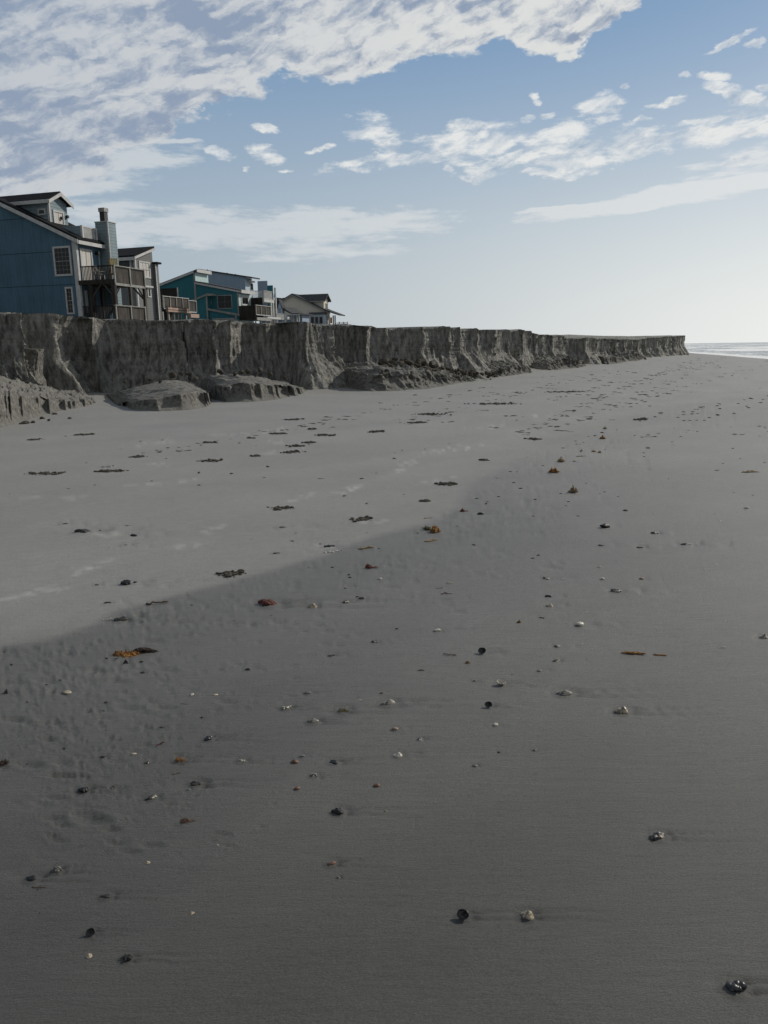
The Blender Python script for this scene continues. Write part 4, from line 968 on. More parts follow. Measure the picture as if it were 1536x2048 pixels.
# ------------------------------------------------------------------ houses
def siding(name, col, head=17, groove=0.0, lap=.0, seams=None, var=.35, streak=1.0):
    m_, t, b = material(name); pos = t.new('ShaderNodeNewGeometry').outputs['Position']
    h_ = R(head); along = t.vm('DOT_PRODUCT', pos, (-math.cos(h_), math.sin(h_), 0)); al2 = t.vm('DOT_PRODUCT', pos, (math.sin(h_), math.cos(h_), 0))
    s_ = t.new('ShaderNodeSeparateXYZ'); t.l.new(pos, s_.inputs[0]); z = s_.outputs[2]
    A = t.m('ADD', along, al2)
    n = t.noise(t.comb(A, t.m('MULTIPLY', z, .12), 0), 2.5, 6, .65); n2 = t.noise(pos, .7, 3, .5); n3 = t.noise(t.comb(A, t.m('MULTIPLY', z, .3), 0), 14, 3, .6)
    k = t.m('ADD', 1.0, t.m('MULTIPLY', t.m('SUBTRACT', n, .5), var*1.6*streak)); k = t.m('ADD', k, t.m('MULTIPLY', t.m('SUBTRACT', n2, .5), var)); k = t.m('ADD', k, t.m('MULTIPLY', t.m('SUBTRACT', n3, .5), var*.7*streak))
    h = n3
    if groove:
        g = t.m('GREATER_THAN', t.m('FRACT', t.m('DIVIDE', A, groove)), .90); k = t.m('SUBTRACT', k, t.m('MULTIPLY', g, .22)); h = t.m('SUBTRACT', h, g)
    if lap:
        f = t.m('FRACT', t.m('DIVIDE', z, lap)); k = t.m('SUBTRACT', k, t.m('MULTIPLY', t.ss(f, .18, .0), .45)); h = t.m('SUBTRACT', h, t.m('MULTIPLY', f, 1.5))
    for zz in (seams or []):
        g = t.m('LESS_THAN', t.m('ABSOLUTE', t.m('SUBTRACT', z, zz)), .025); k = t.m('MULTIPLY', k, t.m('SUBTRACT', 1.0, t.m('MULTIPLY', g, .65)))
    c_ = t.vm('SCALE', c4(col)[:3]); t.l.new(k, c_.node.inputs['Scale']); t.put(b.inputs['Base Color'], c_)
    b.inputs['Roughness'].default_value = .75; b.inputs['Specular IOR Level'].default_value = .25
    t.put(b.inputs['Normal'], t.bump(h, .5, .02)); return m_
M_BLUE = siding('blue_siding', (.070, .138, .190), 17, .30, 0, [5.21+1.03, 7.13+1.36, 9.02+1.8], .45)
M_BLUEL = siding('pale_blue_lap', (.20, .26, .285), 17, 0, .22)
M_GREYL = siding('grey_lap', (.16, .165, .165), 20, 0, .22)
M_TEAL = siding('teal_siding', (.028, .150, .182), 17, .35, 0, None, .25)
M_TEAL_LIT = siding('sunlit_teal', (.45, .58, .58), 17, .6, 0, None, .15)  # paler copy of the teal with sunlight put into the colour
M_SLATEB = siding('slate_blue_siding', (.26, .32, .40), 17, .4, 0, None, .2)
M_PALEB = siding('pale_blue_wall', (.42, .50, .58), 17, 0, .25, None, .2)
M_TANS = siding('tan_siding', (.60, .56, .49), 17, 0, .20, None, .12)
M_CREAM = siding('cream_siding', (.62, .58, .45), 17, 0, .2, None, .12)
M_WHITE = simple('white_trim', (.50, .50, .49), .6, .2, 3)
M_TRIMG = simple('weathered_trim', (.29, .29, .27), .7, .3, 3)
M_SHINGLE = simple('dark_shingles', (.022, .022, .024), .95, .45, 5, .5, .03, .1)
M_SHING2 = simple('grey_shingles', (.085, .088, .092), .95, .35, 5, .5, .03, .1)
M_DECK = simple('weathered_deck_wood', (.085, .078, .070), .85, .45, 3, .5, .01, .2, None, (1, 1, .25))
M_DECKD = simple('dark_deck_wood', (.045, .040, .036), .85, .45, 3, .5, .01, .2, None, (1, 1, .25))
M_NEWW = simple('new_pink_boards', (.42, .30, .24), .8, .3, 3)
M_CURT = simple('pale_curtain', (.60, .58, .55), .8, .25, 2, .6, .03, .2, None, (6, 6, .2))
M_YEL = simple('yellow_paint', (.55, .36, .02), .5, .3, 4)
M_BLK = simple('black_metal', (.02, .02, .02), .5, .3, 4)
M_REDC = simple('red_cloth', (.45, .06, .04), .7, .3, 4)
def glass_mat():
    m_, t, b = material('window_glass'); b.inputs['Base Color'].default_value = (.012, .014, .016, 1); b.inputs['Roughness'].default_value = .12
    b.inputs['Specular IOR Level'].default_value = .35; return m_
M_GLASS = glass_mat()

class House:
    def __init__(s, name, label, cat, px, py, dist, head, zb=2.4, cat_obj=True):
        d = ray(px, py); d = d[:2]/d[1]*dist; s.O = np.array(d); h = R(head)
        s.U = np.array([math.sin(h), math.cos(h)]); s.Wv = np.array([-math.cos(h), math.sin(h)]); s.zb = zb
        s.e = bpy.data.objects.new(name, None); COL.objects.link(s.e); s.e.location = (s.O[0], s.O[1], zb); tag(s.e, label, cat)
    def p(s, u, w, z): q = s.U*u+s.Wv*w; return (q[0], q[1], z-s.zb)
    def N(s, px, py, u=0.):      # near wall plane u = const -> (w, z)
        d = ray(px, py); t = (s.O@s.U+u)/(d[:2]@s.U); q = t*d; return float((q[:2]-s.O)@s.Wv), float(q[2]+EYE)
    def Sx(s, px, py, w=0.):     # seaward plane w = const -> (u, z)
        d = ray(px, py); t = (s.O@s.Wv+w)/(d[:2]@s.Wv); q = t*d; return float((q[:2]-s.O)@s.U), float(q[2]+EYE)
    def box(s, mb, u0, u1, w0, w1, z0, z1):
        mb.hexa([s.p(u0, w0, z0), s.p(u1, w0, z0), s.p(u1, w1, z0), s.p(u0, w1, z0), s.p(u0, w0, z1), s.p(u1, w0, z1), s.p(u1, w1, z1), s.p(u0, w1, z1)])
    def nprism(s, mb, poly, u0, u1):   # polygon of (w,z), extruded along u
        off = np.array(s.p(u1, 0, 0))-np.array(s.p(u0, 0, 0)); mb.prism([s.p(u0, w, z) for w, z in poly], off)
    def sprism(s, mb, poly, w0, w1):   # polygon of (u,z), extruded along w
        off = np.array(s.p(0, w1, 0))-np.array(s.p(0, w0, 0)); mb.prism([s.p(u, w0, z) for u, z in poly], off)
    def bar(s, mb, a, b, r=.05):
        mb.tube([s.p(*a), s.p(*b)], r*1.2, 4)
    def window(s, plane, c, A, B, trim=.12, bars=(2, 4), sash=True, pane=None, name='window', tm=None, parent=None, quad=False):
        """A, B: photo corners (top left, bottom right) read on the wall; plane 'n' near wall at u=c, 's' seaward wall at w=c"""
        f = (s.N if plane == 'n' else s.Sx); (a0, z1), (a1, z0) = f(*A, c), f(*B, c)
        a0, a1 = min(a0, a1), max(a0, a1); z0, z1 = min(z0, z1), max(z0, z1)
        def bx(mb, p0, p1, q0, q1, o0, o1):
            if plane == 'n': s.box(mb, c-o1, c-o0, p0, p1, q0, q1)
            else: s.box(mb, p0, p1, c-o1, c-o0, q0, q1)
        mb = MB()
        bx(mb, a0, a0+trim, z0, z1, -.01, .06); bx(mb, a1-trim, a1, z0, z1, -.01, .06); bx(mb, a0+trim, a1-trim, z1-trim, z1, -.01, .057); bx(mb, a0+trim, a1-trim, z0, z0+trim, -.01, .075)
        w_ = mb.build(name, tm or M_WHITE, parent or s.e)
        i0, i1, k0, k1 = a0+trim, a1-trim, z0+trim, z1-trim
        mb = MB(); bx(mb, i0, i1, k0, k1, -.01, .012); mb.build('pane', pane or M_GLASS, w_)
        mb = MB(); zm = (k0+k1)/2
        if sash: bx(mb, i0, i1, zm-.025, zm+.025, .012, .045)
        for i in range(1, bars[0]): x_ = i0+(i1-i0)*i/bars[0]; bx(mb, x_-.008, x_+.008, k0, k1, .0121, .030)
        for j in range(1, bars[1]):
            z_ = k0+(k1-k0)*j/bars[1]
            if abs(z_-zm) > .03 or not sash: bx(mb, i0, i1, z_-.008, z_+.008, .0123, .028)
        if mb.v: mb.build('muntin', tm or M_TRIMG, w_)
        return w_
    def rail(s, plane, c, A, B, hgt, solid=True, mat=None, n=24, name='railing', cap=None, posts=0, gap=.0):
        """a straight balustrade whose top edge runs from photo point A to B in the given plane; hgt metres tall"""
        f = (s.N if plane == 'n' else s.Sx); (a0, za), (a1, zb_) = f(*A, c), f(*B, c); zt = (za+zb_)/2; lo, hi = min(a0, a1), max(a0, a1)
        def bx(mb, p0, p1, q0, q1, t0, t1):
            if plane == 'n': s.box(mb, c+t0, c+t1, p0, p1, q0, q1)
            else: s.box(mb, p0, p1, c+t0, c+t1, q0, q1)
        mb = MB(); bx(mb, lo, hi, zt-.05, zt, -.08, .08); bx(mb, lo, hi, zt-hgt, zt-hgt+.08, -.035, .035)
        w_ = (hi-lo)/n; f_ = 1-gap if solid else .38
        for i in range(n):
            x_ = lo+w_*(i+.5); bx(mb, x_-w_*f_/2*.97, x_+w_*f_/2*.97, zt-hgt+.08, zt-.05, -.02+.003*(i % 2), .02)
        o = mb.build(name, mat or M_DECK, s.e)
        if cap:
            mb = MB(); bx(mb, lo-.03, hi+.03, zt+.002, zt+.06, -.11, .11); bx(mb, lo, hi, zt-hgt-.12, zt-hgt-.03, -.07, -.03); mb.build('cap_rail', cap, o)
        for i in range(posts):
            mb = MB(); x_ = lo+(hi-lo)*i/(posts-1); bx(mb, x_-.05, x_+.05, zt-hgt-.05, zt+.10, -.10, -.025); mb.build('post', M_TRIMG, o)
        return lo, hi, zt
def z1(x, y): return (x/4.8, 370+y/4.8)
def z3(x, y): return (150+x/9.035, 480+y/9.035)
def z4(x, y): return (290+x/11.815, 530+y/11.815)
def z5(x, y): return (380+x/8.533, 530+y/8.533)
def z6(x, y): return (540+x/9.6, 570+y/9.6)

# ---- A: weathered blue house
H = House('beach_house', 'blue beach house with a chimney, gabled dormer and two storey timber deck', 'house', 158, 560, 56, 17)
we, ze = H.N(*z1(738, 522)); wl, zl = H.N(*z1(0, 166)); slope = (zl-ze)/(wl-we); we = 0
LU = H.Sx(*z1(1005, 570))[0]+.55       # length along the beach
wr = wl+.5; zr = ze+slope*wr
mb = MB(); H.nprism(mb, [(0, H.zb-.4), (0, ze), (wr, zr), (wr*2, ze), (wr*2, H.zb-.4)], 0, LU)
wall = mb.build('wall', M_BLUE, H.e)
mb = MB()
for s0, s1, fw in ((-.45, wr, 1), ):
    H.nprism(mb, [(-.35, ze-.35*slope+.02), (wr, zr+.02), (wr*2+.3, ze-.35*slope+.02), (wr*2+.3, ze-.35*slope+.26), (wr, zr+.28), (-.35, ze-.35*slope+.26)], -.22, LU+.2)
roof = mb.build('roof', M_SHINGLE, H.e)
mb = MB(); H.nprism(mb, [(-.40, ze-.40*slope-.14), (wr, zr-.14), (wr, zr+.12), (-.40, ze-.40*slope+.12)], -.30, -.223); H.box(mb, -.22, LU+.2, -.43, -.352, ze-.40*slope-.14, ze-.40*slope+.10)
mb.build('fascia', M_WHITE, roof)
mb = MB(); H.box(mb, -.03, .16, -.04, .18, H.zb, ze-.12); H.box(mb, -.032, .0, .18, .30, H.zb, ze-.12)
mb.build('corner_board', M_WHITE, wall)
H.window('n', 0, z1(505, 593), z1(702, 870), .13, (4, 6)); H.window('n', 0, z1(624, 980), z1(722, 1240), .11, (2, 6))
H.window('s', 0, z1(760, 605), z1(905, 960), .10, (2, 1), False, M_CURT, 'sliding_door'); H.window('s', 0, z1(940, 652), z1(975, 960), .08, (1, 1), False, M_GLASS, 'door')
u_, z_ = H.Sx(*z1(922, 658)); mb = MB(); H.box(mb, u_-.12, u_+.12, -.30, 0, z_-.10, z_+.12); mb.build('wall_lamp', M_BLK, H.e)
# chimney
u0, zt = H.Sx(*z1(1030, 352), -.75); u1 = u0+.95; wn = H.N(*z1(948, 352), u0)[0]
mb = MB(); H.box(mb, u0, u1, -.75, max(wn, .3), H.zb+2.2, zt); ch = mb.build('chimney', M_BLUEL, H.e)
mb = MB(); H.box(mb, u0-.02, u0+.05, -.78, -.69, H.zb+2.2, zt); H.box(mb, u0-.05, u1+.05, -.80, max(wn, .3)+.04, zt, zt+.06); mb.build('corner_board', M_WHITE, ch)
mb = MB(); uc, wc_ = (u0+u1)/2, -.15; H.box(mb, uc-.2, uc+.2, wc_-.2, wc_+.2, zt+.06, zt+.75); mb.build('flue', M_BLK, ch)
mb = MB(); H.box(mb, uc-.25, uc+.25, wc_-.25, wc_+.25, zt+.75, zt+1.02); mb.build('chimney_cap', M_TRIMG, ch)
# dormer with a gable towards the sea
du = 0.75
wd0, zd0 = H.N(*z1(466, 190), du); zd0 += .34; _, zdb = H.N(*z1(478, 355), du)
dwid = H.Sx(*z1(648, 300), wd0)[0]-du; dwid = max(1.5, min(dwid, 4.5)); print('DW', dwid); ua = du+dwid/2
za = H.Sx(*z1(583, 80), wd0-.35)[1]; 
mb = MB(); H.sprism(mb, [(du, zdb-1.2), (du, zd0), (ua, za-.22), (du+dwid, zd0), (du+dwid, zdb-1.2)], wd0, wd0+7); dm = mb.build('dormer', M_BLUEL, H.e)
ov = .32; za += .12; sl2 = (za-.22-zd0)/(dwid/2)
mb = MB()
H.sprism(mb, [(du-ov, zd0-ov*sl2), (ua, za-.20), (du+dwid+ov, zd0-ov*sl2), (du+dwid+ov, zd0-ov*sl2+.16), (ua, za+.02), (du-ov, zd0-ov*sl2+.16)], wd0-.30, wd0+8)
dr = mb.build('roof', M_SHINGLE, dm)
mb = MB(); H.sprism(mb, [(du-ov-.02, zd0-ov*sl2-.14), (ua, za-.30), (du+dwid+ov+.02, zd0-ov*sl2-.14), (du+dwid+ov+.02, zd0-ov*sl2+.08), (ua, za-.06), (du-ov-.02, zd0-ov*sl2+.08)], wd0-.36, wd0-.303)
H.box(mb, du-ov-.06, du-ov-.003, wd0-.30, wd0+6, zd0-ov*sl2-.12, zd0-ov*sl2+.12); mb.build('fascia', M_WHITE, dr)
mb = MB(); H.box(mb, du-.03, du+.10, wd0-.04, wd0+.12, zdb-1, zd0-.02); mb.build('corner_board', M_WHITE, dm)
H.window('n', du, z1(363, 230), z1(443, 288), .10, (1, 1), False); H.window('s', wd0, z1(503, 235), z1(620, 400), .12, (2, 1), False, M_CURT, 'sliding_door')
for q in (z1(585, 318), z1(640, 305)):
    u_, z_ = H.Sx(*q, wd0); mb = MB(); H.box(mb, u_-.08, u_+.08, wd0-.16, wd0, z_-.10, z_+.09); mb.build('wall_lamp', M_BLK, H.e)
# roof balcony
bw, bz = H.N(*z1(783, 388), du); _, bz0 = H.N(*z1(785, 510), du)
mb = MB(); H.nprism(mb, [(bw, bz0-.2), (bw, bz), (bw+(bz-bz0)/slope+.4, bz+.0), (bw+.2, bz0-.2)], du, du+.12); bal = mb.build('balcony_wall', M_BLUEL, H.e)
lo_u, hi_u = du, H.Sx(*z1(912, 420), bw)[0]
mb = MB(); H.nprism(mb, [(bw, bz0-.2), (bw, bz), (bw+(bz-bz0)/slope+.4, bz+.0), (bw+.2, bz0-.2)], hi_u, hi_u+.12); mb.build('balcony_wall', M_BLUEL, H.e)
mb = MB(); H.box(mb, du, hi_u, bw+.0, bw+.08, bz-.08, bz); H.box(mb, du, hi_u, bw, bw+.08, bz0-.05, bz0+.05); H.box(mb, du-.05, du+.08, bw-.06, bw+.10, bz0-.1, bz+.02); H.box(mb, hi_u, hi_u+.14, bw-.06, bw+.10, bz0-.1, bz+.02)
for i in range(18): x_ = du+(hi_u-du)*(i+.5)/18; H.box(mb, x_-.022, x_+.022, bw+.02, bw+.06, bz0+.05, bz-.08)
mb.build('balcony_railing', M_WHITE, H.e)
# two storey deck
wk, zk = H.N(*z1(1082, 770), -.1); zr1 = zk; DW = wk; uend = H.Sx(*z1(1375, 825), DW)[0]
_, zf = H.N(*z1(1085, 945), -.1); 
mb = MB(); H.box(mb, -.1, uend, DW, -.01, zf+.0, zf+.30); fl = mb.build('deck_floor', M_DECKD, H.e)
mb = MB(); H.box(mb, -.1, uend, DW-.05, DW-.003, zf-.06, zf+.05); mb.build('fascia', M_TRIMG, fl)
H.rail('n', -.06, z1(770, 778), z1(1082, 770), 1.10, False, M_DECKD, 22)
H.rail('s', DW, z1(1086, 772), z1(1375, 825), 1.15, True, M_DECK, 20, cap=M_TRIMG, posts=3)
H.rail('n', uend, z1(1082, 790), z1(1092, 790), 1.1, True, M_DECK, 1)
H.rail('n', -.06, z1(795, 1163), z1(1085, 1155), 1.15, False, M_DECKD, 20)
H.rail('s', DW, z1(1104, 1153), z1(1385, 1185), 1.15, True, M_DECK, 20, cap=M_TRIMG, posts=3)
_, z2 = H.N(*z1(1070, 1155), -.1)
mb = MB(); H.box(mb, -.1, uend, DW, -.01, z2-1.45, z2-1.15); mb.build('deck_floor', M_DECKD, H.e)
for (u_, w_, k) in ((-.05, DW+.08, .13), (uend/2, DW+.04, .09), (uend, DW+.04, .09), (-.05, -.95, .12), (uend/2, -.5, .1), (uend, -.4, .1), (1.0, -.3, .12)):
    mb = MB(); H.box(mb, u_-k, u_+k, w_-k, w_+k, H.zb-.4, zf); mb.build('post', M_DECKD if w_ > DW+.1 or u_ < 0 else M_DECK, H.e)
for a_, b_ in (((-.05, DW+.9, zf-.02), (-.05, DW+.08, zf-.95)), ((.75, DW+.05, zf-.02), (.0, DW+.05, zf-.85)), ((uend-.85, DW+.05, zf-.02), (uend, DW+.05, zf-.9)), ((uend, DW+.95, zf-.02), (uend, DW+.1, zf-.9)), ((-.05, -1.8, zf-.02), (-.05, -.95, zf-.9))):
    mb = MB(); H.bar(mb, a_, b_, .055); mb.build('brace', M_DECK, H.e)
H.window('s', 0, z1(810, 1010), z1(850, 1230), .08, (1, 1), False, M_CURT, 'door'); H.window('s', 0, z1(868, 1010), z1(905, 1230), .06, (1, 1), False, M_CURT, 'door'); H.window('s', 0, z1(960, 1030), z1(1000, 1230), .06, (1, 1), False, M_CURT, 'door')
# furniture on the upper deck
def chair(name, label, mat, u, w, z, f=1.0, rot=0.0, tall=1.05):
    e = bpy.data.objects.new(name, None); COL.objects.link(e); p_ = H.p(u, w, z); e.location = (H.O[0]+p_[0], H.O[1]+p_[1], z); e.rotation_euler = (0, 0, rot); tag(e, label, 'chair')
    def b3(nm, x0, x1, y0, y1, q0, q1): mb = MB(); mb.hexa([(x0*f, y0*f, q0*f), (x1*f, y0*f, q0*f), (x1*f, y1*f, q0*f), (x0*f, y1*f, q0*f), (x0*f, y0*f, q1*f), (x1*f, y0*f, q1*f), (x1*f, y1*f, q1*f), (x0*f, y1*f, q1*f)]); mb.build(nm, mat, e)
    b3('seat', -.28, .28, -.28, .28, .42, .47)
    mb = MB()
    for i in range(5): x_ = -.25+.11*i; mb.hexa([(q*f, r*f, t*f) for q, r, t in ((x_, .24, .47), (x_+.08, .24, .47), (x_+.08, .28, .47), (x_, .28, .47), (x_, .36, tall), (x_+.08, .36, tall), (x_+.08, .40, tall), (x_, .40, tall))])
    mb.build('backrest', mat, e)
    for x_, y_ in ((-.27, -.27), (.21, -.27), (-.27, .21), (.21, .21)): b3('leg', x_, x_+.06, y_, y_+.06, 0, .42)
    for x_ in (-.33, .27): b3('armrest', x_, x_+.07, -.28, .30, .62, .66)
chair('deck_chair', 'tall yellow deck chair behind the railing of the blue house', M_YEL, 1.1, DW+.75, zf+.30, 1.0, .4, 1.55)
chair('deck_chair', 'white deck chair before the sliding door of the blue house', M_WHITE, .7, -1.2, zf+.30, .95, 2.6)

# ---- B: grey house behind the chimney
H = House('beach_house', 'grey lap sided house with a dark shed roof behind the blue house', 'house', 271, 540, 78, 20)
_, zc = H.Sx(*z3(1090, 300)); uR, zR = H.Sx(*z3(1385, 160)); uR2, _ = H.Sx(*z3(1425, 860)); uR = max(uR, uR2)
wB = 7
mb = MB(); H.sprism(mb, [(0, H.zb-.4), (0, zc), (uR, zR), (uR, H.zb-.4)], 0, wB); wall = mb.build('wall', M_GREYL, H.e)
mb = MB(); H.sprism(mb, [(-.35, zc-.35*(zR-zc)/uR+.03), (uR+.1, zR+.05), (uR+.1, zR+.25), (-.35, zc-.35*(zR-zc)/uR+.22)], -.25, wB+.3); roof = mb.build('roof', M_SHINGLE, H.e)
mb = MB(); H.sprism(mb, [(-.38, zc-.35*(zR-zc)/uR-.18), (uR+.1, zR-.14), (uR+.1, zR+.10), (-.38, zc-.35*(zR-zc)/uR+.06)], -.32, -.253); H.box(mb, -.42, -.353, -.25, wB+.3, zc-.35*(zR-zc)/uR-.25, zc-.35*(zR-zc)/uR+.05); mb.build('fascia', M_WHITE, roof)
mb = MB(); H.box(mb, -.04, .14, -.04, .14, H.zb, zc-.2); mb.build('corner_board', M_WHITE, wall)
H.window('s', 0, z3(1145, 370), z3(1368, 700), .14, (3, 1), True, M_CURT); H.window('n', 0, z3(735, 355), z3(1030, 560), .16, (2, 1), False)
H.window('s', 0, z3(1300, 860), z3(1375, 1040), .12, (1, 1), False, M_GLASS, 'door')
mb = MB(); (ua_, zq), (ub_, _) = H.Sx(*z3(1240, 845)), H.Sx(*z3(1380, 855)); H.box(mb, ua_, ub_, -.25, 0, zq-.05, zq+.12); mb.build('door_hood', M_WHITE, H.e)
# far bay with a white corner
ub0, zb0 = H.Sx(*z3(1400, 385), -.3); ub1, _ = H.Sx(*z3(1450, 420), -.3)
mb = MB(); H.box(mb, uR+.01, max(ub1, uR+.45), -.3, 4, H.zb-.4, zb0-.2); by_ = mb.build('bay', M_GREYL, H.e)
mb = MB(); H.box(mb, uR-.06, uR+.06, -.34, -.303, H.zb+1.5, zb0-.25); mb.build('corner_board', M_WHITE, by_)
mb = MB(); H.box(mb, uR-.1, max(ub1, uR+.45)+.25, -.55, 4, zb0-.2, zb0-.02); mb.build('roof', M_SHINGLE, by_)
uA, zA = H.Sx(*z3(1170, 145), .5); mb = MB(); H.bar(mb, (uA, .3, zA-3.2), (uA, .3, zA), .035); mb.build('antenna', M_DECKD, H.e)

# ---- C': raised deck in front of the teal house
H = House('raised_deck', 'weathered raised deck with pinkish new boards left of the teal house', 'deck', z4(420, 800)[0], z4(420, 800)[1], 84, 18)
H.rail('s', 0, z4(420, 742), z4(1010, 800), 1.15, True, M_DECK, 26, cap=M_WHITE, posts=5)
a = H.rail('n', 0, z4(165, 742), z4(420, 738), 1.15, True, M_DECKD, 12, posts=3)
uE, zE = H.Sx(*z4(1010, 975)); zE = H.Sx(*z4(430, 930))[1]
mb = MB(); H.box(mb, 0, uE, .01, a[1], zE-.35, zE-.08); H.box(mb, -.05, uE, -.04, .008, zE-.30, zE-.10); fl = mb.build('deck_floor', M_DECKD, H.e)
mb = MB(); H.box(mb, .35, uE+.1, -.35, -.06, zE-.50, zE-.30); H.box(mb, .35, uE+.1, -.33, -.06, zE-.74, zE-.56); mb.build('awning_board', M_NEWW, H.e)
u2a, z2a = H.Sx(*z4(1015, 850), -1.0); u2b, _ = H.Sx(*z4(1190, 860), -1.0)
H.rail('s', -1.0, z4(1015, 848), z4(1192, 858), 1.1, True, M_DECK, 8, cap=M_WHITE, posts=2)
mb = MB(); H.box(mb, u2a, u2b+.2, -1.25, -.9, z2a-1.75, z2a-1.35); mb.build('awning_board', M_NEWW, H.e)
for x_ in (420, 540, 670, 760, 830, 950): u_, _ = H.Sx(*z4(x_, 1150), .1 if x_ != 420 else 0); mb = MB(); H.box(mb, u_-.10, u_+.10, -.05, .15, H.zb-.4, zE-.75); mb.build('post', M_TRIMG, H.e)
for x_ in (1040, 1200): u_, _ = H.Sx(*z4(x_, 1200), -1.0); mb = MB(); H.box(mb, u_-.08, u_+.08, -1.1, -.95, H.zb-.4, z2a-1.4); mb.build('post', M_TRIMG, H.e)
for x_ in (190, 290): w_, _ = H.N(*z4(x_, 1150)); mb = MB(); H.box(mb, 0, .22, w_-.12, w_+.12, H.zb-.4, zE-.3); mb.build('post', M_DECK, H.e)
mb = MB(); H.box(mb, .2, uE-.1, 1.6, 1.8, H.zb-.4, zE-.35); mb.build('wall', M_DECKD, H.e)
(wa, zp), (wb_, zq) = H.N(*z4(770, 540), 4.5), H.N(*z4(150, 545), 4.5)
mb = MB(); H.box(mb, 4.5, 4.6, wa, wb_, zE, zp); mb.build('privacy_screen', M_DECKD, H.e)
mb = MB(); H.box(mb, 4.42, 4.495, wa-.02, wa+.10, zE, zp+.04); mb.build('corner_board', M_TRIMG, H.e)
mb = MB(); # stair behind, left
w0_, zs = H.N(*z4(130, 960)); 
for i in range(9): H.box(mb, .1, 1.1, w0_+.3*i, w0_+.3*i+.3, zs-.2-.22*i, zs-.12-.22*i)
mb.build('stair', M_DECK, H.e)

# ---- C: teal house
H = House('beach_house', 'dark teal house with a sloping clerestory roof and double window', 'house', z5(822, 560)[0], z5(822, 560)[1], 100, 17)
wC, zC = H.N(*z4(1170, 165)); w2, zLo = H.N(*z4(235, 530)); wq, zq = H.N(*z4(1180, 425)); we, ze = 0, H.N(*z5(822, 445))[1]
wC = wq
LC = H.Sx(*z5(315, 330), wC)[0]; LL = H.Sx(*z5(1010, 500))[0]+.3; print('LC', LC, LL)
mb = MB(); H.nprism(mb, [(0, H.zb-.4), (0, ze), (wC, zq), (wC, zC), (w2+2, zC-(zC-zLo)*(w2+2-wC)/(w2-wC)), (w2+2, H.zb-.4)], 0, LC); wall = mb.build('wall', M_TEAL, H.e)
s1 = (zC-zLo)/(w2-wC); s2 = (zq-ze)/(wC)
mb = MB(); H.nprism(mb, [(wC-.4, zC+.4*s1*.3+.02), (wC, zC+.05), (w2+2.3, zC-(w2+2.3-wC)*s1+.03), (w2+2.3, zC-(w2+2.3-wC)*s1+.22), (wC-.4, zC+.3)], -.15, LC+.1)
H.nprism(mb, [(-.5, ze-.5*s2+.02), (wC-.02, zq+.0), (wC-.02, zq+.22), (-.5, ze-.5*s2+.22)], -.15, LC+.1); roof = mb.build('roof', M_SHING2, H.e)
mb = MB(); H.nprism(mb, [(wC, zC-.12), (w2+2.3, zC-(w2+2.3-wC)*s1-.12), (w2+2.3, zC-(w2+2.3-wC)*s1+.10), (wC, zC+.10)], -.22, -.153); H.nprism(mb, [(-.5, ze-.5*s2-.12), (wC-.02, zq-.12), (wC-.02, zq+.10), (-.5, ze-.5*s2+.10)], -.22, -.153)
H.box(mb, -.15, LC+.1, wC-.5, wC-.402, zC-.05, zC+.35); H.box(mb, -.15, LC+.1, -.6, -.503, ze-.5*s2-.15, ze-.5*s2+.25); mb.build('fascia', M_WHITE, roof)
mb = MB(); H.box(mb, .1, LC-.05, wC-.04, wC-.003, zq+.25, zC-.02); mb.build('clerestory_lit_face', M_TEAL_LIT, H.e)  # sunlit tone painted on the seaward clerestory wall
mb = MB(); H.box(mb, -.05, -.003, wC-.10, wC+.14, H.zb, zC-.12); H.box(mb, -.05, .12, -.05, .12, H.zb, ze-.1); mb.build('corner_board', M_TRIMG, wall)
H.window('n', 0, z5(462, 517), z5(728, 745), .10, (2, 2), False, None, 'window', M_TRIMG)
mb = MB(); H.box(mb, .02, LC-.05, -.03, -.003, H.zb, ze-.3); mb.build('seaward_panel', M_TEAL_LIT, H.e)  # same sunlit tone painted over the lower seaward wall
H.window('s', -.03, z5(868, 520), z5(1003, 700), .2, (2, 1), False, None, 'sliding_door')
# entry volume and lower lean-to
vu = -1.0
wa, za_ = H.N(*z5(290, 505), vu); wb_, zb_ = H.N(*z5(60, 605), vu); wr_, zr_ = H.N(*z5(306, 940), vu)
mb = MB(); H.nprism(mb, [(wr_, H.zb-.4), (wr_, za_-.1), (wb_, zb_-.1), (wb_, H.zb-.4)], vu, -.002); en = mb.build('entry', M_TEAL, H.e)
mb = MB(); H.nprism(mb, [(wr_-.15, za_-.10), (wb_+.2, zb_-.15), (wb_+.2, zb_+.05), (wr_-.15, za_+.12)], vu-.15, -.003); H.box(mb, vu-.15, -.003, wr_-.9, wr_-.15, za_-.16, za_+.1); mb.build('roof', M_TRIMG, en)
mb = MB(); H.box(mb, vu-.04, vu+.14, wr_-.06, wr_+.10, H.zb, za_-.1); mb.build('corner_board', M_TRIMG, en)
H.window('n', -.003, z5(318, 598), z5(372, 690), .08, (1, 1), False, None, 'window', M_TRIMG)
(wa, za_), (wb_, zb_) = H.N(*z5(312, 755), vu), H.N(*z5(782, 850), vu)
mb = MB(); H.nprism(mb, [(wb_, H.zb-.4), (wb_, zb_-.1), (wr_-.1, za_-.1), (wr_-.1, H.zb-.4)], vu+.2, -.002); le = mb.build('lean_to', M_TEAL, H.e)
mb = MB(); H.nprism(mb, [(wb_-.1, zb_-.12), (wr_-.06, za_-.12), (wr_-.06, za_+.12), (wb_-.1, zb_+.12)], vu, -.003); mb.build('roof', M_TRIMG, le)
mb = MB(); H.box(mb, vu, vu+.16, wb_-.02, wb_+.14, H.zb, zb_-.12); mb.build('corner_board', M_TRIMG, le)
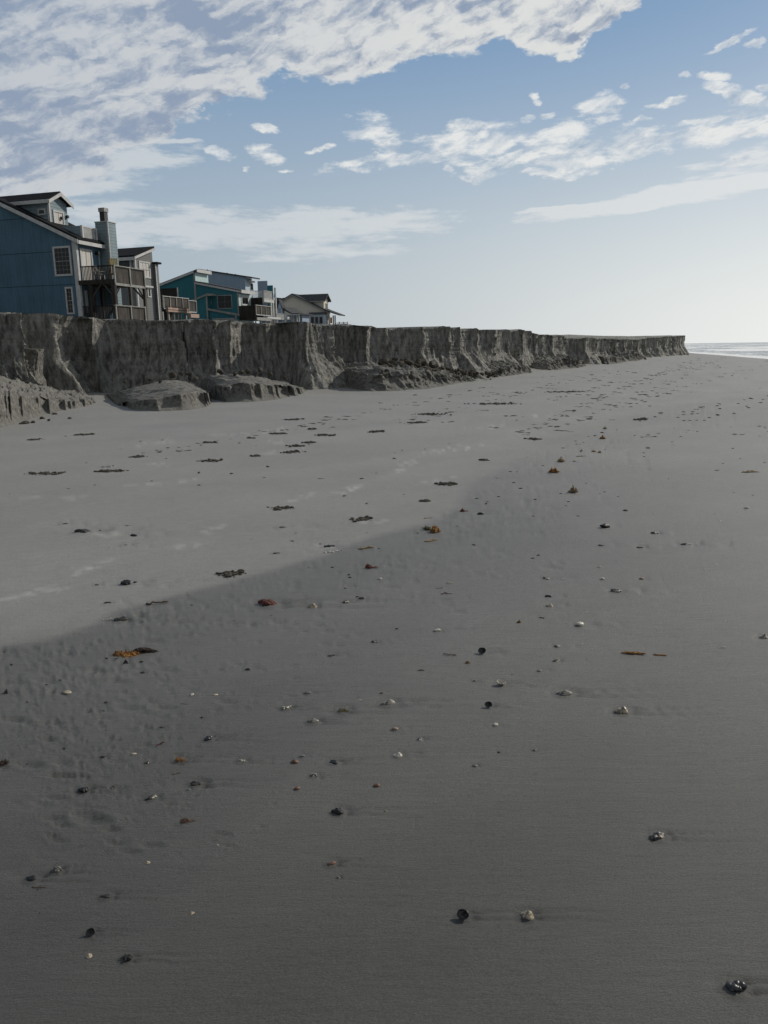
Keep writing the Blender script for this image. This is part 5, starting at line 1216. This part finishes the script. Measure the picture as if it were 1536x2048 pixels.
(wa, za_), (wb_, zb_) = H.N(*z5(380, 905), vu-1), H.N(*z5(715, 950), vu-1)
mb = MB(); H.box(mb, vu-1.0, vu-.1, wb_, wa, za_-.28, za_-.05); H.box(mb, vu-1.2, vu-.05, wb_-.4, wa+.4, za_-.6, za_-.30); mb.build('picnic_table', M_TRIMG, H.e)
# right deck
DWc = H.N(*z5(1112, 690), -.1)[0]; uE = H.Sx(*z5(1365, 712), DWc)[0]
a = H.rail('n', -.1, z5(832, 697), z5(1110, 690), 1.5, True, M_DECKD, 14); b_ = H.rail('s', DWc, z5(1115, 690), z5(1365, 712), 1.05, True, M_DECK, 16, cap=M_WHITE, posts=4)
mb = MB(); H.box(mb, -.08, uE, DWc+.02, -.05, a[2]-1.75, a[2]-1.45); mb.build('deck_floor', M_DECKD, H.e)
mb = MB(); H.box(mb, 0, uE, DWc-.16, DWc-.02, a[2]-1.80, a[2]-1.42); mb.build('fascia', M_TRIMG, H.e)
(w0_, zs0), (w1_, zs1) = H.N(*z5(1055, 560), 3.4), H.N(*z5(1238, 690), 3.4)
mb = MB(); H.box(mb, 3.4, 3.5, w1_, 0-.05, a[2]-1.4, zs0); mb.build('privacy_screen', M_DECKD, H.e)
for k in range(4): mb = MB(); u_ = uE*k/3; H.box(mb, u_-.07, u_+.07, DWc, DWc+.14, H.zb-.4, a[2]-1.8); mb.build('post', M_TRIMG, H.e)

# ---- D: slate blue house
H = House('beach_house', 'slate blue house with white balcony behind the dark teal house', 'house', z5(935, 300)[0], z5(935, 300)[1], 114, 17)
z0_ = H.N(*z5(935, 210))[1]; wL, zL = H.N(*z5(150, 92)); LD = max(1.5, H.Sx(*z5(1100, 285), -.6)[0]+.4); print('LD', LD)
mb = MB(); H.nprism(mb, [(0, H.zb-.4), (0, z0_), (wL, zL), (wL, H.zb-.4)], 0, LD); wall = mb.build('wall', M_SLATEB, H.e)
sl3 = (zL-z0_)/wL
mb = MB(); H.nprism(mb, [(-1.2, z0_-1.2*sl3+.03), (wL, zL+.03), (wL, zL+.22), (-1.2, z0_-1.2*sl3+.22)], -.15, LD+.2); roof = mb.build('roof', M_SHING2, H.e)
for x_, y_ in ((297, 95), (637, 150), (778, 172)): w_, z_ = H.N(*z5(x_, y_), 1.0); mb = MB(); H.bar(mb, (1.0, w_, z_-.6), (1.0, w_, z_+.15), .07); mb.build('vent_pipe', M_DECKD, roof)
mb = MB(); H.box(mb, .02, LD-.1, -.04, -.003, H.zb, z0_-.25); mb.build('seaward_panel', M_PALEB, H.e)
H.window('s', -.04, z5(1022, 305), z5(1078, 440), .08, (1, 1), False, None, 'door')
w_, z_ = H.N(*z5(1025, 275), 2); mb = MB(); (ua_, zq), (ub_, _) = H.Sx(*z5(1030, 275), -.5), H.Sx(*z5(1105, 285), -.5); H.box(mb, ua_, ub_, -.6, -.05, zq-.12, zq+.08); mb.build('door_hood', M_WHITE, H.e)
uS = H.Sx(*z5(1105, 290), -.1)[0]+1.0
(wa, za_), (wb_, zb_) = H.N(*z5(1100, 278), uS), H.N(*z5(1315, 278), uS)
mb = MB(); H.box(mb, uS, uS+.15, wb_, -.05, H.zb+2, za_); mb.build('privacy_screen', M_SLATEB, H.e)
(wc_, zc_), (wd_, zd_) = H.N(*z5(1315, 350), uS), H.N(*z5(1408, 348), uS)
mb = MB(); H.box(mb, uS, uS+.15, wd_, wb_-.01, H.zb+2, zc_); mb.build('privacy_screen', M_TEAL, H.e)
DWd = H.N(*z5(1256, 438), -.3)[0]
a = H.rail('n', -.3, z5(1062, 440), z5(1256, 436), 1.1, False, M_WHITE, 22); b_ = H.rail('s', DWd, z5(1258, 436), z5(1400, 452), 1.15, False, M_WHITE, 22)
uE = b_[1]
mb = MB(); H.box(mb, -.3, uE+.6, DWd, -.06, a[2]-1.55, a[2]-1.15); mb.build('deck_floor', M_WHITE, H.e)
for x_ in (1380, 1415, 1465): u_, _ = H.Sx(*z5(x_, 700), DWd+.1); mb = MB(); H.box(mb, u_-.11, u_+.11, DWd, DWd+.22, H.zb-.4, a[2]-1.55+(2.2 if x_ == 1465 else 0)); mb.build('post', M_WHITE, H.e)
(ua_, za_), (ub_, zb_) = H.Sx(*z5(1375, 878), DWd-.5), H.Sx(*z5(1536, 905), DWd-.5)
mb = MB(); H.box(mb, ua_-1.2, ub_, DWd-.6, DWd+1.5, za_-.35, za_-.05); mb.build('lower_deck', M_WHITE, H.e)
H.rail('s', DWd-.5, z5(1480, 822), z5(1600, 840), .8, False, M_WHITE, 14)
# closed white parasol on the balcony
u_, zt = H.Sx(*z5(1450, 452), DWd+.4); zb_ = H.Sx(*z5(1450, 570), DWd+.4)[1]; e = bpy.data.objects.new('parasol', None); COL.objects.link(e); p_ = H.p(u_, DWd+.4, 0); e.location = (H.O[0]+p_[0], H.O[1]+p_[1], zb_-.9); tag(e, 'closed white parasol standing on the white balcony', 'parasol')
mb = MB(); hq = zt-zb_; mb.tube([(0, 0, .9), (0, 0, .9+hq*.25), (0, 0, .9+hq*.6), (0, 0, .9+hq)], [.12, .22, .17, .03], 10); mb.build('canopy', M_WHITE, e, sm=True); mb = MB(); mb.tube([(0, 0, 0), (0, 0, .95)], .03, 6); mb.build('pole', M_TRIMG, e)

# ---- E: small white gabled house with screened porch
H = House('beach_house', 'small pale blue house with a white gable and screened porch', 'house', z6(215, 480)[0], z6(215, 480)[1], 122, 17)
(wl, zl), (wa, za_), (wr, zr) = H.N(*z6(120, 352)), H.N(*z6(177, 290)), H.N(*z6(255, 435))
w0 = H.N(*z6(215, 460))[0]
mb = MB(); H.nprism(mb, [(w0, H.zb-.4), (w0, zr+.2), (wa, za_-.1), (2*wa-w0, zr+.2), (2*wa-w0, H.zb-.4)], 0, 1.2); wall = mb.build('wall', M_PALEB, H.e)
mb = MB(); H.nprism(mb, [(w0+.05, H.zb), (w0+.05, H.N(*z6(215, 455))[1]), (2*wa-w0, H.N(*z6(130, 452))[1]), (2*wa-w0, H.zb)], -.04, -.003); mb.build('lower_wall', M_SLATEB, wall)
mb = MB(); H.nprism(mb, [(wr, zr-.1), (wa, za_), (2*wa-wr, zr-.1), (2*wa-wr, zr+.15), (wa, za_+.12), (wr, zr+.02)], -.3, 1.0); roof = mb.build('roof', M_SHING2, H.e)
(w1_, zA), (w2_, zB), (w3_, zC_) = H.N(*z6(225, 440), 1.0), H.N(*z6(440, 545), 1.0), H.N(*z6(595, 548), 1.0)
mb = MB(); H.nprism(mb, [(w1_, zA-.15), (w2_, zB-.15), (w2_, zB+.05), (w1_, zA+.2)], .5, 6); H.box(mb, .5, 6, w3_, w2_, zB-.2, zB); mb.build('porch_roof', M_SHING2, H.e)
mb = MB(); H.box(mb, .45, .497, w3_, w1_, zB-.30, zB-.14); mb.build('fascia', M_WHITE, H.e)
for x_ in (415, 450, 515, 555): w_, _ = H.N(*z6(x_, 600), 1.0); mb = MB(); H.box(mb, .9, 1.05, w_-.07, w_+.07, H.zb-.4, zB-.2); mb.build('post', M_WHITE, H.e)
mb = MB(); H.box(mb, 2.6, 5.5, w3_+.5, w1_, H.zb-.4, zB-.2); mb.build('porch_wall', M_SLATEB, H.e)
H.rail('n', -1.0, z6(130, 545), z6(330, 572), .8, False, M_WHITE, 16)
mb = MB(); (wa, za_), (wb_, zb_) = H.N(*z6(10, 605), -1.1), H.N(*z6(335, 640), -1.1); H.box(mb, -1.1, .0, wb_, wa, za_-.5, za_-.1); mb.build('deck_floor', M_WHITE, H.e)
# distant brown roof between
H = House('beach_house', 'low house showing only its grey brown roof beside the tan one', 'house', z6(215, 330)[0], z6(215, 330)[1], 160, 17)
(w1_, zA), (w2_, zB) = H.N(*z6(125, 240)), H.N(*z6(312, 262)); mb = MB(); H.nprism(mb, [(w2_-3, zB-2.6), (w2_, zB), (w1_, zA), (w1_+3, zA-2.6)], 0, 7); mb.build('roof', M_SHING2, H.e)
mb = MB(); H.nprism(mb, [(w2_-2.6, H.zb-.4), (w2_-2.6, zB-2.61), (w1_+2.6, zB-2.61), (w1_+2.6, H.zb-.4)], .3, 6.7); mb.build('wall', M_TANS, H.e)
for x_ in (263,): w_, z_ = H.N(*z6(x_, 245), 2); mb = MB(); H.box(mb, 2, 2.5, w_-.25, w_+.25, z_-.8, z_); mb.build('vent_pipe', M_DECKD, H.e)

# ---- F: tan house
H = House('beach_house', 'tan house with dark roof and cream fronted dormer, last in the row', 'house', z6(1060, 640)[0], z6(1060, 640)[1], 138, 17)
(wl, zl), (wa, za_), (wr, zr) = H.N(*z6(210, 330)), H.N(*z6(430, 197)), H.N(*z6(1060, 500))
s4 = (za_-zr)/(wa-wr); s5 = (za_-zl)/(wl-wa)
mb = MB(); H.nprism(mb, [(0, H.zb-.4), (0, za_-s4*wa), (wa, za_), (wl+2.5, za_-s5*(wl+2.5-wa)), (wl+2.5, H.zb-.4)], 0, 2.6); wall = mb.build('wall', M_TANS, H.e)
wE, zE = H.N(*z6(1340, 588)); zE2 = za_-s4*(wa-wE)*.93
mb = MB(); H.nprism(mb, [(wE, zE), (0, za_-s4*wa+.03), (wa, za_+.03), (wl+2.8, za_-s5*(wl+2.8-wa)+.03), (wl+2.8, za_-s5*(wl+2.8-wa)+.28), (wa, za_+.30), (0, za_-s4*wa+.30), (wE, zE+.16)], -.25, 2.8); roof = mb.build('roof', M_SHING2, H.e)
mb = MB(); H.nprism(mb, [(0, za_-s4*wa-.12), (wa, za_-.12), (wl+2.8, za_-s5*(wl+2.8-wa)-.12), (wl+2.8, za_-s5*(wl+2.8-wa)+.10), (wa, za_+.10), (0, za_-s4*wa+.10)], -.33, -.253); mb.build('fascia', M_TRIMG, roof)
du = .5; wD, zDt = H.N(*z6(1025, 285), du); _, zDb = H.N(*z6(1030, 485), du); uD1 = H.Sx(*z6(1110, 300), wD)[0]; uD1 = max(uD1, du+1.4); print('uD1', uD1); uD = (du+uD1)/2; zDa = H.Sx(*z6(1078, 205), wD)[1]
mb = MB(); H.sprism(mb, [(du, zDb-1), (du, zDt), (uD, zDa), (uD1, zDt), (uD1, zDb-1)], wD, wa+1); dm = mb.build('dormer', M_TANS, H.e)
mb = MB(); H.sprism(mb, [(du+.02, zDb-.1), (du+.02, zDt-.05), (uD, zDa-.05), (uD1-.02, zDt-.05), (uD1-.02, zDb-.1)], wD-.04, wD-.003); mb.build('dormer_front', M_CREAM, dm)
s6 = (zDa-zDt)/(uD-du); mb = MB(); H.sprism(mb, [(du-.4, zDt-.4*s6+.02), (uD, zDa+.04), (uD1+.4, zDt-.4*s6+.02), (uD1+.4, zDt-.4*s6+.25), (uD, zDa+.32), (du-.4, zDt-.4*s6+.25)], wD-.5, wa+.5); dr = mb.build('roof', M_SHING2, dm)
mb = MB(); H.box(mb, du-.47, du-.403, wD-.5, wa-.3, zDt-.4*s6-.05, zDt-.4*s6+.15); mb.build('fascia', M_TRIMG, dr)
H.window('s', wD-.04, z6(1060, 345), z6(1106, 470), .1, (1, 1), False)
(wa2, zt2), (wb2, _) = H.N(*z6(735, 572), -.7), H.N(*z6(1058, 570), -.7); zrf = H.N(*z6(750, 530), -.1)[1]
mb = MB(); H.box(mb, -.7, -.002, wb2, wa2, H.zb-.4, zt2); bay = mb.build('bay', M_PALEB, H.e)
mb = MB(); mb.hexa([H.p(-.9, wb2-.1, zt2), H.p(-.002, wb2-.1, zt2), H.p(-.002, wa2+.1, zt2), H.p(-.9, wa2+.1, zt2), H.p(-.5, wb2+.05, zrf), H.p(-.004, wb2+.05, zrf), H.p(-.004, wa2-.2, zrf), H.p(-.5, wa2-.2, zrf)]); mb.build('roof', M_SHING2, bay)
for x0, x1 in ((778, 855), (860, 935), (942, 1020)): H.window('n', -.7, z6(x0, 605), z6(x1, 745), .1, (1, 1), False, None, 'window', M_TRIMG, bay)
# porch posts, roof corner and deck rail
for x_ in (1095, 1135, 1215, 1250): w_, _ = H.N(*z6(x_, 650), .4); mb = MB(); H.box(mb, .3, .5, w_-.09, w_+.09, H.zb-.4, H.N(*z6(1200, 585), .4)[1]); mb.build('post', M_TRIMG, H.e)
w0_, _ = H.N(*z6(1100, 730), 0); w1_, z_ = H.N(*z6(1495, 745), 0); mb = MB(); H.box(mb, -.2, 2, w1_, -.02, z_-.3, z_-.02); mb.build('deck_floor', M_TRIMG, H.e)
H.rail('n', -.2, z6(1250, 715), z6(1495, 722), .45, False, M_WHITE, 9)
for x_ in (1335, 1410, 1490): w_, zz = H.N(*z6(x_, 705), -.3); mb = MB(); H.box(mb, -.4, -.25, w_-.08, w_+.08, zz-.8, zz); mb.build('post', M_WHITE, H.e)
w_, zz = H.N(*z6(1173, 670), 1.0); e = bpy.data.objects.new('hanging_flag', None); p_ = H.p(1.0, w_, 0); COL.objects.link(e); e.location = (H.O[0]+p_[0], H.O[1]+p_[1], zz-.6); tag(e, 'small red and white cloth hanging on the tan porch', 'flag')
mb = MB(); mb.hexa([(-.16, -.03, .0), (.16, -.03, .05), (.16, .03, .05), (-.16, .03, 0), (-.15, -.02, .95), (.17, -.02, 1.0), (.17, .02, 1.0), (-.15, .02, .95)]); mb.build('cloth', M_REDC, e)
mb = MB(); mb.tube([(-.25, 0, 1.0), (.25, 0, 1.02)], .02, 5); mb.build('pole', M_BLK, e)
